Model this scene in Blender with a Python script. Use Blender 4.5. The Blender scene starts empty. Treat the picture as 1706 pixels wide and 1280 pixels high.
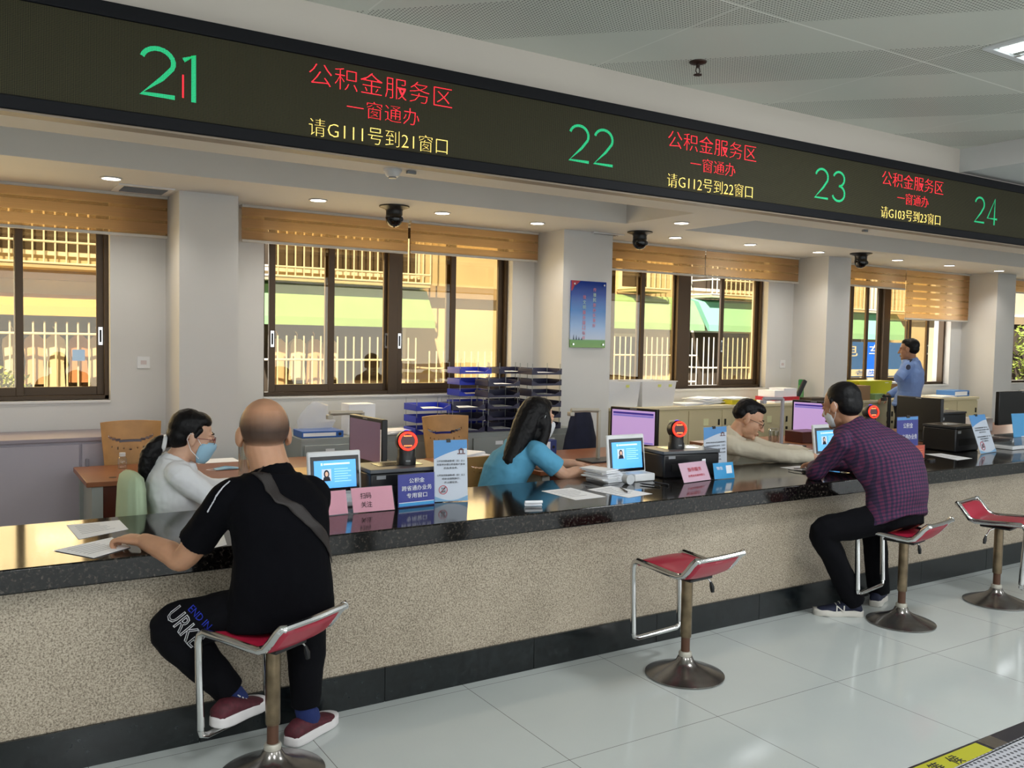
import bpy, bmesh, math, random
from mathutils import Vector, Matrix, Euler
random.seed(7)
PI = math.pi
SC = bpy.context.scene
COL = SC.collection

# ------------------------------------------------------------------ camera
H = 1.633
FPX = 1472.456
_a, _b, _c = [math.radians(v) for v in (-32.26694463, 2.9306597, 1.110688)]
_Ry = Matrix(((math.cos(_a), 0, math.sin(_a)), (0, 1, 0), (-math.sin(_a), 0, math.cos(_a))))
_Rx = Matrix(((1, 0, 0), (0, math.cos(_b), -math.sin(_b)), (0, math.sin(_b), math.cos(_b))))
_Rz = Matrix(((math.cos(_c), -math.sin(_c), 0), (math.sin(_c), math.cos(_c), 0), (0, 0, 1)))
_M = _Rz @ _Rx @ _Ry
_r = Vector((_M[0][0], _M[0][2], -_M[0][1])); _d = Vector((_M[1][0], _M[1][2], -_M[1][1])); _f = Vector((_M[2][0], _M[2][2], -_M[2][1]))
cam = bpy.data.objects.new('camera', bpy.data.cameras.new('camera'))
COL.objects.link(cam)
_mw = Matrix((( _r[0], -_d[0], -_f[0], 0), (_r[1], -_d[1], -_f[1], 0), (_r[2], -_d[2], -_f[2], H), (0, 0, 0, 1)))
cam.matrix_world = _mw
cam.data.sensor_width = 36; cam.data.lens = 36 * FPX / 1706
cam.data.clip_start = .05; cam.data.clip_end = 200
SC.camera = cam

# ------------------------------------------------------------------ view, world, sun, area lights
SC.view_settings.view_transform = 'Standard'; SC.view_settings.look = 'None'
SC.view_settings.gamma = 1; SC.view_settings.use_curve_mapping = False
SC.view_settings.exposure = -0.14
W = bpy.data.worlds.new('world'); SC.world = W; W.use_nodes = True
_bg = W.node_tree.nodes['Background']
_sky = W.node_tree.nodes.new('ShaderNodeTexSky'); _sky.sky_type = 'HOSEK_WILKIE'
_sky.sun_direction = (-.35, -.55, .75); _sky.turbidity = 4
W.node_tree.links.new(_sky.outputs[0], _bg.inputs[0]); _bg.inputs[1].default_value = 1.3

def light(name, kind, loc, energy, color=(1, 1, 1), rot=(0, 0, 0), size=1, size_y=None, spot=None):
    L = bpy.data.lights.new(name, kind); L.energy = energy; L.color = color
    if kind == 'AREA':
        L.size = size
        if size_y: L.shape = 'RECTANGLE'; L.size_y = size_y
    elif kind == 'SUN': L.angle = .02
    else: L.shadow_soft_size = size
    if spot: L.spot_size = spot; L.spot_blend = .6
    o = bpy.data.objects.new(name, L); COL.objects.link(o); o.location = loc; o.rotation_euler = rot
    return o
_s = light('sun', 'SUN', (0, 0, 20), 10.0, (1, .92, .78))
_s.rotation_euler = Vector((.45, .62, -.75)).to_track_quat('-Z', 'Y').to_euler()
# daylight entering at the windows of the far wall and through the glazed front of the hall behind the camera
for _x, _w in ((-.3, 2.2), (3.2, 2.2), (6.8, 2.2), (10.3, 2.2), (13.8, 2.2)):
    light('window_daylight', 'AREA', (_x, 7.25, 1.75), 34, (1, .95, .88), (PI / 2, 0, PI), _w, 1.1)
light('hall_daylight', 'AREA', (7.5, -5.6, 1.5), 370, (.93, .97, 1), (-PI / 2 - .2, 0, PI), 22, 2.6)

# ------------------------------------------------------------------ helpers
def ray(px, py):
    q = _M.transposed() @ Vector(((px - 853) / FPX, (py - 640) / FPX, 1)); return Vector((q[0], q[2], -q[1]))
def at(px, py, Y):
    d = ray(px, py); t = Y / d[1]; return Vector((d[0] * t, Y, H + d[2] * t))
def atz(px, py, z):
    d = ray(px, py); t = (z - H) / d[2]; return Vector((d[0] * t, d[1] * t, z))
def lin(c):
    if isinstance(c, str): c = [int(c[i:i + 2], 16) / 255 for i in (0, 2, 4)]
    return tuple((v / 12.92 if v < .04045 else ((v + .055) / 1.055) ** 2.4) for v in c[:3]) + (1,)
MATS = {}
def nt(name):
    m = bpy.data.materials.new(name); m.use_nodes = True; return m, m.node_tree.nodes, m.node_tree.links, m.node_tree.nodes['Principled BSDF']
def mat(name, col, rough=.5, metal=0, spec=.5, emit=None, es=0, alpha=1, trans=0, noise=0, nscale=20, bump=0, bscale=200, coat=0, sheen=0, sss=0, coords='Object'):
    if name in MATS: return MATS[name]
    m, N, L, P = nt(name)
    P.inputs['Base Color'].default_value = lin(col); P.inputs['Roughness'].default_value = rough
    P.inputs['Metallic'].default_value = metal; P.inputs['Specular IOR Level'].default_value = spec
    P.inputs['Alpha'].default_value = alpha; P.inputs['Transmission Weight'].default_value = trans
    P.inputs['Coat Weight'].default_value = coat; P.inputs['Sheen Weight'].default_value = sheen
    if sss: P.inputs['Subsurface Weight'].default_value = sss; P.inputs['Subsurface Radius'].default_value = (.01, .004, .002)
    if emit: P.inputs['Emission Color'].default_value = lin(emit); P.inputs['Emission Strength'].default_value = es
    if noise or bump:
        tc = N.new('ShaderNodeTexCoord')
    if noise:
        t = N.new('ShaderNodeTexNoise'); t.inputs['Scale'].default_value = nscale; t.inputs['Detail'].default_value = 4
        L.new(tc.outputs[coords], t.inputs['Vector'])
        r = N.new('ShaderNodeValToRGB'); c = lin(col)
        r.color_ramp.elements[0].position = .3; r.color_ramp.elements[1].position = .7
        r.color_ramp.elements[0].color = tuple(v * (1 - noise) for v in c[:3]) + (1,)
        r.color_ramp.elements[1].color = tuple(min(1, v * (1 + noise)) for v in c[:3]) + (1,)
        L.new(t.outputs['Fac'], r.inputs[0]); L.new(r.outputs[0], P.inputs['Base Color'])
    if bump:
        t = N.new('ShaderNodeTexNoise'); t.inputs['Scale'].default_value = bscale; L.new(tc.outputs[coords], t.inputs['Vector'])
        b = N.new('ShaderNodeBump'); b.inputs['Strength'].default_value = bump; b.inputs['Distance'].default_value = .002
        L.new(t.outputs['Fac'], b.inputs['Height']); L.new(b.outputs[0], P.inputs['Normal'])
    MATS[name] = m; return m
def glass(name, tint=(1, 1, 1), refl=.1, rough=0, top=None):
    if name in MATS: return MATS[name]
    m, N, L, P = nt(name); N.remove(P)
    o = N['Material Output']; t = N.new('ShaderNodeBsdfTransparent'); g = N.new('ShaderNodeBsdfGlossy'); x = N.new('ShaderNodeMixShader')
    lw = N.new('ShaderNodeLayerWeight'); lw.inputs[0].default_value = .3
    mr = N.new('ShaderNodeMapRange'); mr.inputs['To Min'].default_value = refl; mr.inputs['To Max'].default_value = top if top else min(1, refl * 3 + .3)
    L.new(lw.outputs['Facing'], mr.inputs[0]); L.new(mr.outputs[0], x.inputs[0])
    t.inputs[0].default_value = tuple(tint) + (1,); g.inputs['Roughness'].default_value = rough
    L.new(t.outputs[0], x.inputs[1]); L.new(g.outputs[0], x.inputs[2]); L.new(x.outputs[0], o.inputs[0])
    MATS[name] = m; return m
def emis(name, col, s):
    return mat(name, '000000', .6, emit=col, es=s, spec=.2)

class MB:
    def __init__(self, o=(0, 0, 0), rz=0, rot=None):
        self.v = []; self.f = []; self.mi = []; self.cur = 0
        self.M = Matrix.Translation(Vector(o)) @ (rot if rot is not None else Matrix.Rotation(rz, 4, 'Z'))
    def m(self, i): self.cur = i; return self
    def add(self, vs, fs):
        n = len(self.v); self.v += [self.M @ Vector(p) for p in vs]
        for f in fs: self.f.append([n + i for i in f]); self.mi.append(self.cur)
        return self
    def box(self, x0, x1, y0, y1, z0, z1):
        return self.add([(x, y, z) for z in (z0, z1) for y in (y0, y1) for x in (x0, x1)],
                        [(0, 2, 3, 1), (4, 5, 7, 6), (0, 1, 5, 4), (2, 6, 7, 3), (0, 4, 6, 2), (1, 3, 7, 5)])
    def obox(self, c, s, R=None):
        c = Vector(c); R = R or Matrix.Identity(3)
        return self.add([c + R @ Vector((x * s[0] / 2, y * s[1] / 2, z * s[2] / 2)) for z in (-1, 1) for y in (-1, 1) for x in (-1, 1)],
                        [(0, 2, 3, 1), (4, 5, 7, 6), (0, 1, 5, 4), (2, 6, 7, 3), (0, 4, 6, 2), (1, 3, 7, 5)])
    def quad(self, a, b, c, d): return self.add([a, b, c, d], [(0, 1, 2, 3)])
    def loft(self, rings, closed=False, caps=True):
        n = len(rings[0]); vs = [p for r in rings for p in r]; fs = []; k = len(rings)
        for i in range(k if closed else k - 1):
            j = (i + 1) % k
            for a in range(n):
                b = (a + 1) % n; fs.append((i * n + a, i * n + b, j * n + b, j * n + a))
        if caps and not closed: fs += [tuple(range(n))[::-1], tuple((k - 1) * n + a for a in range(n))]
        return self.add(vs, fs)
    def tube(self, path, r, n=10, closed=False, caps=True, flat=1, up=None):
        P = [Vector(p) for p in path]; k = len(P); R = r if isinstance(r, (list, tuple)) else [r] * k
        rings = []; prev = None
        for i in range(k):
            if closed: t = P[(i + 1) % k] - P[i - 1]
            else: t = P[min(i + 1, k - 1)] - P[max(i - 1, 0)]
            t = t.normalized() if t.length > 1e-9 else Vector((0, 0, 1))
            if prev is None:
                u = Vector(up) if up else (Vector((0, 0, 1)) if abs(t.z) < .9 else Vector((1, 0, 0)))
            else: u = prev
            u = (u - t * u.dot(t)).normalized(); w = t.cross(u); prev = u
            rings.append([P[i] + (u * math.cos(2 * PI * a / n) * flat + w * math.sin(2 * PI * a / n)) * R[i] for a in range(n)])
        return self.loft(rings, closed, caps)
    def lathe(self, prof, c=(0, 0, 0), n=24, ax='z', sx=1, sy=1):
        rings = []
        for r, h in prof:
            ring = []
            for a in range(n):
                x = math.cos(2 * PI * a / n) * r * sx; y = math.sin(2 * PI * a / n) * r * sy
                p = (x, y, h) if ax == 'z' else ((x, -h, y) if ax == 'y' else (h, x, y))
                ring.append(Vector(c) + Vector(p))
            rings.append(ring)
        return self.loft(rings)
    def prism(self, poly, z0, z1, ax='z'):
        n = len(poly)
        g = (lambda x, y, z: (x, y, z)) if ax == 'z' else ((lambda x, y, z: (x, z, y)) if ax == 'y' else (lambda x, y, z: (z, x, y)))
        vs = [g(x, y, z0) for x, y in poly] + [g(x, y, z1) for x, y in poly]
        fs = [tuple(range(n))[::-1], tuple(range(n, 2 * n))] + [(i, (i + 1) % n, n + (i + 1) % n, n + i) for i in range(n)]
        return self.add(vs, fs)
    def ell(self, c, r, n=16, R=None):
        c = Vector(c); R = R or Matrix.Identity(3); rings = []
        m = max(5, n // 2)
        for i in range(m + 1):
            t = -PI / 2 + PI * i / m; t = max(-1.54, min(1.54, t))
            rings.append([c + R @ Vector((math.cos(2 * PI * a / n) * math.cos(t) * r[0], math.sin(2 * PI * a / n) * math.cos(t) * r[1], math.sin(t) * r[2])) for a in range(n)])
        return self.loft(rings)
    def build(self, name, mats, parent=None, smooth=False, bevel=0, sub=0, label=None, **tags):
        me = bpy.data.meshes.new(name); me.from_pydata(self.v, [], self.f)
        ml = mats if isinstance(mats, (list, tuple)) else [mats]
        for q in ml: me.materials.append(q)
        me.polygons.foreach_set('material_index', self.mi)
        bm = bmesh.new(); bm.from_mesh(me); bmesh.ops.recalc_face_normals(bm, faces=bm.faces); bm.to_mesh(me); bm.free()
        o = bpy.data.objects.new(name, me); COL.objects.link(o)
        if smooth:
            for p in me.polygons: p.use_smooth = True
            if smooth != 'full':
                me.set_sharp_from_angle(angle=math.radians(40))
        if bevel:
            b = o.modifiers.new('bevel', 'BEVEL'); b.width = bevel; b.segments = 2; b.limit_method = 'ANGLE'
            for p in me.polygons: p.use_smooth = True
            me.set_sharp_from_angle(angle=math.radians(60)); b.harden_normals = False
        if sub:
            s = o.modifiers.new('sub', 'SUBSURF'); s.levels = sub; s.render_levels = sub
        if parent: o.parent = parent
        if label: o['label'] = label
        for k, v in tags.items(): o[k] = v
        return o
def tag(o, label=None, cat=None, group=None, kind=None):
    if label: o['label'] = label
    if cat: o['category'] = cat
    if group: o['group'] = group
    if kind: o['kind'] = kind
    return o
def thing(name, label, cat, loc=(0, 0, 0), rz=0, group=None, kind=None):
    o = bpy.data.objects.new(name, None); COL.objects.link(o); o.empty_display_size = .1
    o.location = loc; o.rotation_euler = (0, 0, rz)
    return tag(o, label, cat, group, kind)
def kids(o): return [c for c in COL.objects if c.parent == o]
def dup(o, loc=None, rz=None, label=None, parent=None):
    c = o.copy(); COL.objects.link(c)
    if parent: c.parent = parent
    for k in kids(o): dup(k, parent=c)
    if loc is not None: c.location = loc
    if rz is not None: c.rotation_euler = (0, 0, rz)
    if label: c['label'] = label
    return c
def struct(mb, name, mats, **k):
    return mb.build(name, mats, kind='structure', **k)
def text(body, width, height, name, material, parent, loc, rot=(PI / 2, 0, 0), thin=0, ext=.0006, label=None, outline=0):
    cu = bpy.data.curves.new('t', 'FONT'); cu.body = body; cu.extrude = .001
    if outline: cu.fill_mode = 'NONE'; cu.extrude = 0; cu.bevel_depth = outline; cu.bevel_resolution = 0
    cu.offset = thin; cu.resolution_u = 2
    cu.space_line = .95; cu.align_x = 'CENTER'
    t = bpy.data.objects.new('t', cu); COL.objects.link(t)
    dg = bpy.context.evaluated_depsgraph_get(); dg.update()
    me = bpy.data.meshes.new_from_object(t.evaluated_get(dg)); bpy.data.objects.remove(t)
    xs = [v.co.x for v in me.vertices] or [0, 1]; ys = [v.co.y for v in me.vertices] or [0, 1]
    sx = width / max(1e-6, max(xs) - min(xs)) if width else None; sy = height / max(1e-6, max(ys) - min(ys)) if height else None
    sx = sx or sy; sy = sy or sx
    cx, cy = (max(xs) + min(xs)) / 2, (max(ys) + min(ys)) / 2
    for v in me.vertices: v.co = Vector(((v.co.x - cx) * sx, (v.co.y - cy) * sy, v.co.z / (outline or .001) * ext))
    me.materials.clear(); me.materials.append(material)
    o = bpy.data.objects.new(name, me); COL.objects.link(o); o.location = loc; o.rotation_euler = rot
    if parent: o.parent = parent
    if label: o['label'] = label
    return o
# ------------------------------------------------------------------ shared materials
white_wall = mat('wall_paint', 'd6d6d4', .75, noise=.03, nscale=1.5)
white_plain = mat('white_plastic', 'e4e6e8', .35)
black_pl = mat('black_plastic', '101114', .4)
dark_grey = mat('dark_grey_plastic', '2a2c30', .45)
grey_pl = mat('grey_plastic', '8d9094', .4)
chrome = mat('chrome', 'd8d8d8', .12, 1)
paper = mat('paper', 'f6f8fc', .8)
steel = mat('grey_steel_paint', '9aa09e', .45)

def floor_mat():
    m, N, L, P = nt('floor_tile'); tc = N.new('ShaderNodeTexCoord'); sp = N.new('ShaderNodeSeparateXYZ'); L.new(tc.outputs['Object'], sp.inputs[0])
    def line(axis, off):
        a = N.new('ShaderNodeMath'); a.operation = 'ADD'; a.inputs[1].default_value = -off + .4 + 80; L.new(sp.outputs[axis], a.inputs[0])
        b = N.new('ShaderNodeMath'); b.operation = 'MODULO'; b.inputs[1].default_value = .8; L.new(a.outputs[0], b.inputs[0])
        c = N.new('ShaderNodeMath'); c.operation = 'SUBTRACT'; c.inputs[1].default_value = .4; L.new(b.outputs[0], c.inputs[0])
        d = N.new('ShaderNodeMath'); d.operation = 'ABSOLUTE'; L.new(c.outputs[0], d.inputs[0])
        e = N.new('ShaderNodeMath'); e.operation = 'LESS_THAN'; e.inputs[1].default_value = .0015; L.new(d.outputs[0], e.inputs[0]); return e
    x, y = line('X', 2.807), line('Y', 2.707)
    mx = N.new('ShaderNodeMath'); mx.operation = 'MAXIMUM'; L.new(x.outputs[0], mx.inputs[0]); L.new(y.outputs[0], mx.inputs[1])
    no = N.new('ShaderNodeTexNoise'); no.inputs['Scale'].default_value = 1.6; no.inputs['Detail'].default_value = 5; L.new(tc.outputs['Object'], no.inputs['Vector'])
    r = N.new('ShaderNodeValToRGB'); r.color_ramp.elements[0].color = lin('b4bab8'); r.color_ramp.elements[1].color = lin('c2c7c4'); L.new(no.outputs['Fac'], r.inputs[0])
    mi = N.new('ShaderNodeMix'); mi.data_type = 'RGBA'; L.new(mx.outputs[0], mi.inputs[0]); L.new(r.outputs[0], mi.inputs[6]); mi.inputs[7].default_value = lin('6a6864')
    L.new(mi.outputs[2], P.inputs['Base Color']); P.inputs['Roughness'].default_value = .11; P.inputs['Specular IOR Level'].default_value = .6
    return m
def granite(name, cols, scale, rough, spec=.5, lowf=.12):
    m, N, L, P = nt(name); tc = N.new('ShaderNodeTexCoord')
    a = N.new('ShaderNodeTexNoise'); a.inputs['Scale'].default_value = scale; a.inputs['Detail'].default_value = 3; a.inputs['Roughness'].default_value = .7
    b = N.new('ShaderNodeTexNoise'); b.inputs['Scale'].default_value = scale * .02; b.inputs['Detail'].default_value = 4
    L.new(tc.outputs['Object'], a.inputs['Vector']); L.new(tc.outputs['Object'], b.inputs['Vector'])
    ad = N.new('ShaderNodeMath'); ad.operation = 'MULTIPLY_ADD'; ad.inputs[1].default_value = lowf; L.new(b.outputs['Fac'], ad.inputs[0]); L.new(a.outputs['Fac'], ad.inputs[2])
    r = N.new('ShaderNodeValToRGB'); e = r.color_ramp.elements
    e[0].position = cols[0][0]; e[0].color = lin(cols[0][1]); e[1].position = cols[-1][0]; e[1].color = lin(cols[-1][1])
    for p, c in cols[1:-1]: q = e.new(p); q.color = lin(c)
    L.new(ad.outputs[0], r.inputs[0]); L.new(r.outputs[0], P.inputs['Base Color']); P.inputs['Roughness'].default_value = rough; P.inputs['Specular IOR Level'].default_value = spec
    return m
def ceil_mat():
    # square lay-in tiles with diagonally laid perforated fields; seams read a little lighter
    m, N, L, P = nt('perforated_ceiling'); tc = N.new('ShaderNodeTexCoord'); sp = N.new('ShaderNodeSeparateXYZ'); L.new(tc.outputs['Object'], sp.inputs[0])
    def M(op, a, b=None, c=None):
        n = N.new('ShaderNodeMath'); n.operation = op
        for i, v in enumerate((a, b, c)):
            if v is None: continue
            if isinstance(v, (int, float)): n.inputs[i].default_value = v
            else: L.new(v, n.inputs[i])
        return n.outputs[0]
    X = M('ADD', sp.outputs['X'], 60.35); Y = M('ADD', sp.outputs['Y'], 60.15); T = .6
    fx = M('MODULO', X, T); fy = M('MODULO', Y, T)
    seam = M('MAXIMUM', M('LESS_THAN', M('ABSOLUTE', M('SUBTRACT', M('MODULO', M('ADD', Y, .3), 1.2), .6)), .005), M('MULTIPLY', M('LESS_THAN', M('ABSOLUTE', M('SUBTRACT', M('MODULO', X, 1.2), .6)), .004), .5))
    # triangles inside each tile: perforated when the diagonal halves disagree
    d1 = M('GREATER_THAN', M('ADD', fx, fy), T); d2 = M('GREATER_THAN', fx, fy)
    ck = M('MODULO', M('ADD', M('FLOOR', M('DIVIDE', X, T)), M('FLOOR', M('DIVIDE', Y, T))), 2)
    perf = M('ABSOLUTE', M('SUBTRACT', M('ABSOLUTE', M('SUBTRACT', d1, 0)), M('GREATER_THAN', ck, .5)))
    hx = M('ABSOLUTE', M('SUBTRACT', M('MODULO', X, .016), .008)); hy = M('ABSOLUTE', M('SUBTRACT', M('MODULO', Y, .016), .008))
    hole = M('LESS_THAN', M('ADD', M('MULTIPLY', hx, hx), M('MULTIPLY', hy, hy)),   .000018)
    fac = M('MULTIPLY', hole, perf)
    mi = N.new('ShaderNodeMix'); mi.data_type = 'RGBA'; L.new(fac, mi.inputs[0]); mi.inputs[6].default_value = lin('d6d8ce'); mi.inputs[7].default_value = lin('5e605a')
    m2 = N.new('ShaderNodeMix'); m2.data_type = 'RGBA'; L.new(seam, m2.inputs[0]); L.new(mi.outputs[2], m2.inputs[6]); m2.inputs[7].default_value = lin('f2f3ec')
    L.new(m2.outputs[2], P.inputs['Base Color']); P.inputs['Roughness'].default_value = .45
    return m
dark_granite = granite('polished_dark_granite', [(.40, '050505'), (.52, '0c0b0b'), (.62, '1c1916'), (.74, '4a423c')], 60, .09, .42)
beige_granite = granite('speckled_beige_granite', [(.42, '6a6052'), (.52, '988b7a'), (.60, 'b0a390'), (.72, 'c4b8a6')], 150, .38)
skirt_granite = granite('black_skirting_stone', [(.45, '0b0f11'), (.75, '1c2224')], 30, .2)

# ------------------------------------------------------------------ the setting
XL, XR, YB, YW = -4.0, 19.0, -6.0, 6.97
struct(MB().box(XL, XR, YB, 7.4, -.1, 0), 'floor', floor_mat())
struct(MB().box(XL, 5.74, YB, 3.58, 2.965, 3.05), 'ceiling', ceil_mat())
struct(MB().box(5.74, XR, YB, 3.58, 2.81, 3.05), 'ceiling', white_wall)
# lower ceiling over the desks with its shallow recesses
sf = MB(); z0 = 2.62
sf.box(XL, XR, 3.58, 5.03, z0, 3.05); sf.box(XL, XR, 5.85, 7.4, z0, 3.05); sf.box(4.80, 5.46, 5.03, 5.85, z0, 3.05)
sf.box(XL, 4.8, 5.03, 5.85, z0 + .22, 3.05); sf.box(5.46, 12.2, 5.03, 5.85, z0 + .22, 3.05); sf.box(12.2, XR, 5.03, 5.85, z0, 3.05)
struct(sf, 'ceiling', white_wall)
# walls
WIN = [(-1.6, .955), (2.07, 4.385), (5.2, 7.815), (8.7, 11.4), (12.55, 15.2)]
ZS, ZT = 1.135, 2.58
wb = MB(); xs = [XL] + [v for w in WIN for v in w] + [XR]
for i in range(0, len(xs), 2): wb.box(xs[i], xs[i + 1], YW, YW + .24, 0, 3.05)
for a, b in WIN: wb.box(a, b, YW, YW + .24, 0, ZS); wb.box(a, b, YW, YW + .24, ZT, 3.05)
struct(wb, 'wall_back', white_wall)
struct(MB().box(XL - .1, XL, YB, 7.4, 0, 3.05), 'wall_left', white_wall)
struct(MB().box(XR, XR + .1, YB, 7.4, 0, 3.05), 'wall_right', white_wall)
struct(MB().box(XL, XR, YB - .1, YB, 0, 3.05), 'wall_front', white_wall)
for i, (a, b) in enumerate(((1.335, 1.742), (4.625, 5.18), (8.24, 8.63), (11.65, 12.09))):
    struct(MB().box(a, b, 6.5, YW, 0, z0), 'column', white_wall)
# windows: bronze frames, amber glass sliding sashes
bronze = mat('bronze_aluminium', '4a3a28', .4, .35)
amber = glass('amber_window_glass', (.98, .87, .64), .075, 0, .3)
clear = glass('window_glass', (.9, .9, .88), .1)
def window(n, a, b, sashes, mull=()):
    w = thing('window_%d' % n, None, None, kind='structure'); y0, y1 = YW + .08, YW + .16
    f = MB(); f.box(a, b, y0, y1, ZS, ZS + .03).box(a, b, y0, y1, ZT - .05, ZT).box(a, a + .03, y0, y1, ZS, ZT).box(b - .03, b, y0, y1, ZS, ZT)
    for x0, x1 in mull: f.box(x0, x1, y0 - .005, y1, ZS, ZT)
    f.build('window_frame', bronze, w, bevel=.003)
    for k, (x0, x1, hd, tint, lane) in enumerate(sashes):
        ya = y0 + (.01 if lane else .042); yb = ya + .028
        s = MB(); s.box(x0, x0 + .05, ya, yb, ZS + .03, ZT - .05).box(x1 - .05, x1, ya, yb, ZS + .03, ZT - .05)
        s.box(x0 + .05, x1 - .05, ya, yb, ZS + .03, ZS + .09).box(x0 + .05, x1 - .05, ya, yb, ZT - .09, ZT - .05)
        so = s.build('sash', bronze, w, bevel=.002)
        MB().box(x0 + .05, x1 - .05, ya + .012, ya + .016, ZS + .09, ZT - .09).build('pane', tint, so)
        if hd is not None:
            hx = x0 + .025 if hd == 0 else x1 - .025
            h = MB(); h.box(hx - .014, hx + .014, ya - .006, ya, 1.53, 1.66); h.m(1).box(hx - .007, hx + .007, ya - .009, ya - .004, 1.55, 1.64)
            h.build('sash_handle', [chrome, black_pl], so)
    return w
window(1, WIN[0][0], WIN[0][1], [(-1.55, -.4, None, amber, 0), (-.45, .41, None, amber, 1), (.355, .93, 1, amber, 0)], [(-.43, -.37)])
window(2, 2.07, 4.385, [(2.14, 2.69, 0, amber, 1), (2.62, 3.2, 1, amber, 0), (3.26, 3.84, 0, amber, 1), (3.76, 4.355, None, amber, 0)], [(3.175, 3.265)])
window(3, 5.2, 7.815, [(5.23, 5.7, None, amber, 0), (5.5, 6.07, None, amber, 1), (6.0, 6.55, None, amber, 0), (7.2, 7.79, 0, amber, 0)], [(6.52, 6.7)])
window(4, 8.7, 11.4, [(8.9, 9.5, None, amber, 0), (9.4, 9.76, None, amber, 1), (9.99, 10.12, None, clear, 0), (10.15, 10.66, None, amber, 1), (10.6, 11.1, 1, amber, 0)], [(10.05, 10.16)])
window(5, 12.55, 15.2, [(12.6, 13.14, None, amber, 1), (13.7, 15.1, None, amber, 0)])
# window sills (painted reveal ledge)
for n, (a, b) in enumerate(WIN): struct(MB().box(a, b, YW - .012, YW + .075, ZS - .02, ZS), 'trim_%d' % (n + 1), mat('sill_paint', 'dcdcda', .4), bevel=.003)
# ------------------------------------------------------------------ service counter
ct = thing('service_counter', 'long service counter with polished dark granite worktop and speckled beige stone front', 'counter', (2, 3.48, 0))
CL, CR = XL + .01, XR - .01
MB((-2, -3.48, 0)).box(CL, CR, 3.579, 4.2, .155, .71).build('front', beige_granite, ct)
k = MB((-2, -3.48, 0)); k.box(CL, CR, 3.48, 4.27, .71, .80); k.build('worktop', dark_granite, ct, bevel=.006)
k = MB((-2, -3.48, 0))
for i in range(28): k.box(CL + i * .8 + .0015, CL + (i + 1) * .8 - .0015, 3.565, 3.7, 0, .155)
k.build('skirting', skirt_granite, ct)
# ------------------------------------------------------------------ hall fascia above the sign
struct(MB().box(XL, 5.74, 3.5, 3.58, 2.62, 3.05).box(5.74, XR, 3.5, 3.58, 2.62, 3.05), 'wall_fascia', mat('fascia_paint', 'cfc6bc', .7))
# dark band and waiting-line sticker on the floor
struct(MB().box(-1, XR, 1.70, 1.995, 0, .002), 'floor_band', mat('dark_floor_band', '2b2b33', .2))
# ------------------------------------------------------------------ LED sign
def led_mat(name, on, off, s, bg='050505'):
    m, N, L, P = nt(name); tc = N.new('ShaderNodeTexCoord'); sp = N.new('ShaderNodeSeparateXYZ'); L.new(tc.outputs['Generated' if 0 else 'Object'], sp.inputs[0])
    return m, N, L, P, sp
def dots(name, col, strength, base, pitch=.0048, rad=.0019, axes=('X', 'Z')):
    m, N, L, P = nt(name); ge = N.new('ShaderNodeNewGeometry'); sp = N.new('ShaderNodeSeparateXYZ'); L.new(ge.outputs['Position'], sp.inputs[0])
    def M(op, a, b=None):
        n = N.new('ShaderNodeMath'); n.operation = op
        for i, v in enumerate((a, b)):
            if v is None: continue
            if isinstance(v, (int, float)): n.inputs[i].default_value = v
            else: L.new(v, n.inputs[i])
        return n.outputs[0]
    q = []
    for ax in axes:
        h = M('SUBTRACT', M('MODULO', M('ADD', sp.outputs[ax], 20), pitch), pitch / 2); q.append(M('MULTIPLY', h, h))
    d = M('LESS_THAN', M('ADD', q[0], q[1]), rad * rad)
    mi = N.new('ShaderNodeMix'); mi.data_type = 'RGBA'; L.new(d, mi.inputs[0]); mi.inputs[6].default_value = lin('0b0c0a'); mi.inputs[7].default_value = lin(base)
    L.new(mi.outputs[2], P.inputs['Base Color']); P.inputs['Roughness'].default_value = .7; P.inputs['Specular IOR Level'].default_value = .2
    if strength:
        P.inputs['Emission Color'].default_value = lin(col); L.new(M('ADD', M('MULTIPLY', d, strength), strength * .16), P.inputs['Emission Strength'])
    return m
panel_m = dots('led_panel_dots', '3a341c', 0.03, '4c4832')
red_m = dots('led_red_dots', 'ff2a38', 1.35, 'ff4050', rad=.0023)
green_m = dots('led_green_dots', '2cb87c', .72, '30c080', rad=.0023)
yel_m = dots('led_yellow_dots', 'ffe27a', 1.3, 'ffe080', rad=.0023)
sg = thing('led_sign', 'long black framed LED queue display showing green numbers, red and yellow text', 'sign', (2, 3.5, 2.38))
o = (-2, -3.5, -2.38); SX0, SX1 = -1.5, 14.5
SCL = 3.43 / 3.5
def zs_(z): return H + (z - H) * SCL
k = MB(o); k.box(SX0, SX1, 3.418, 3.5, zs_(2.38), zs_(2.428)).box(SX0, SX1, 3.418, 3.5, zs_(2.75), zs_(2.804)).box(SX0, SX0 + .05, 3.418, 3.5, zs_(2.428), zs_(2.75)).box(SX1 - .05, SX1, 3.418, 3.5, zs_(2.428), zs_(2.75))
k.build('frame', mat('sign_frame', '0c0d12', .6, spec=.2), sg, bevel=.004)
k = MB(o); k.box(SX0 + .05, SX1 - .05, 3.43, 3.499, zs_(2.428), zs_(2.75)); k.build('display_panel', panel_m, sg)
k = MB(o); k.box(SX0, SX1, 3.43, 3.5, zs_(2.372), zs_(2.38)); k.build('bottom_trim', mat('sign_trim', '8a7a68', .5), sg)
SCL = 3.43 / 3.5
def sx(x): return x * SCL - 2
def sz(z): return H + (z - H) * SCL - 2.38
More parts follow.
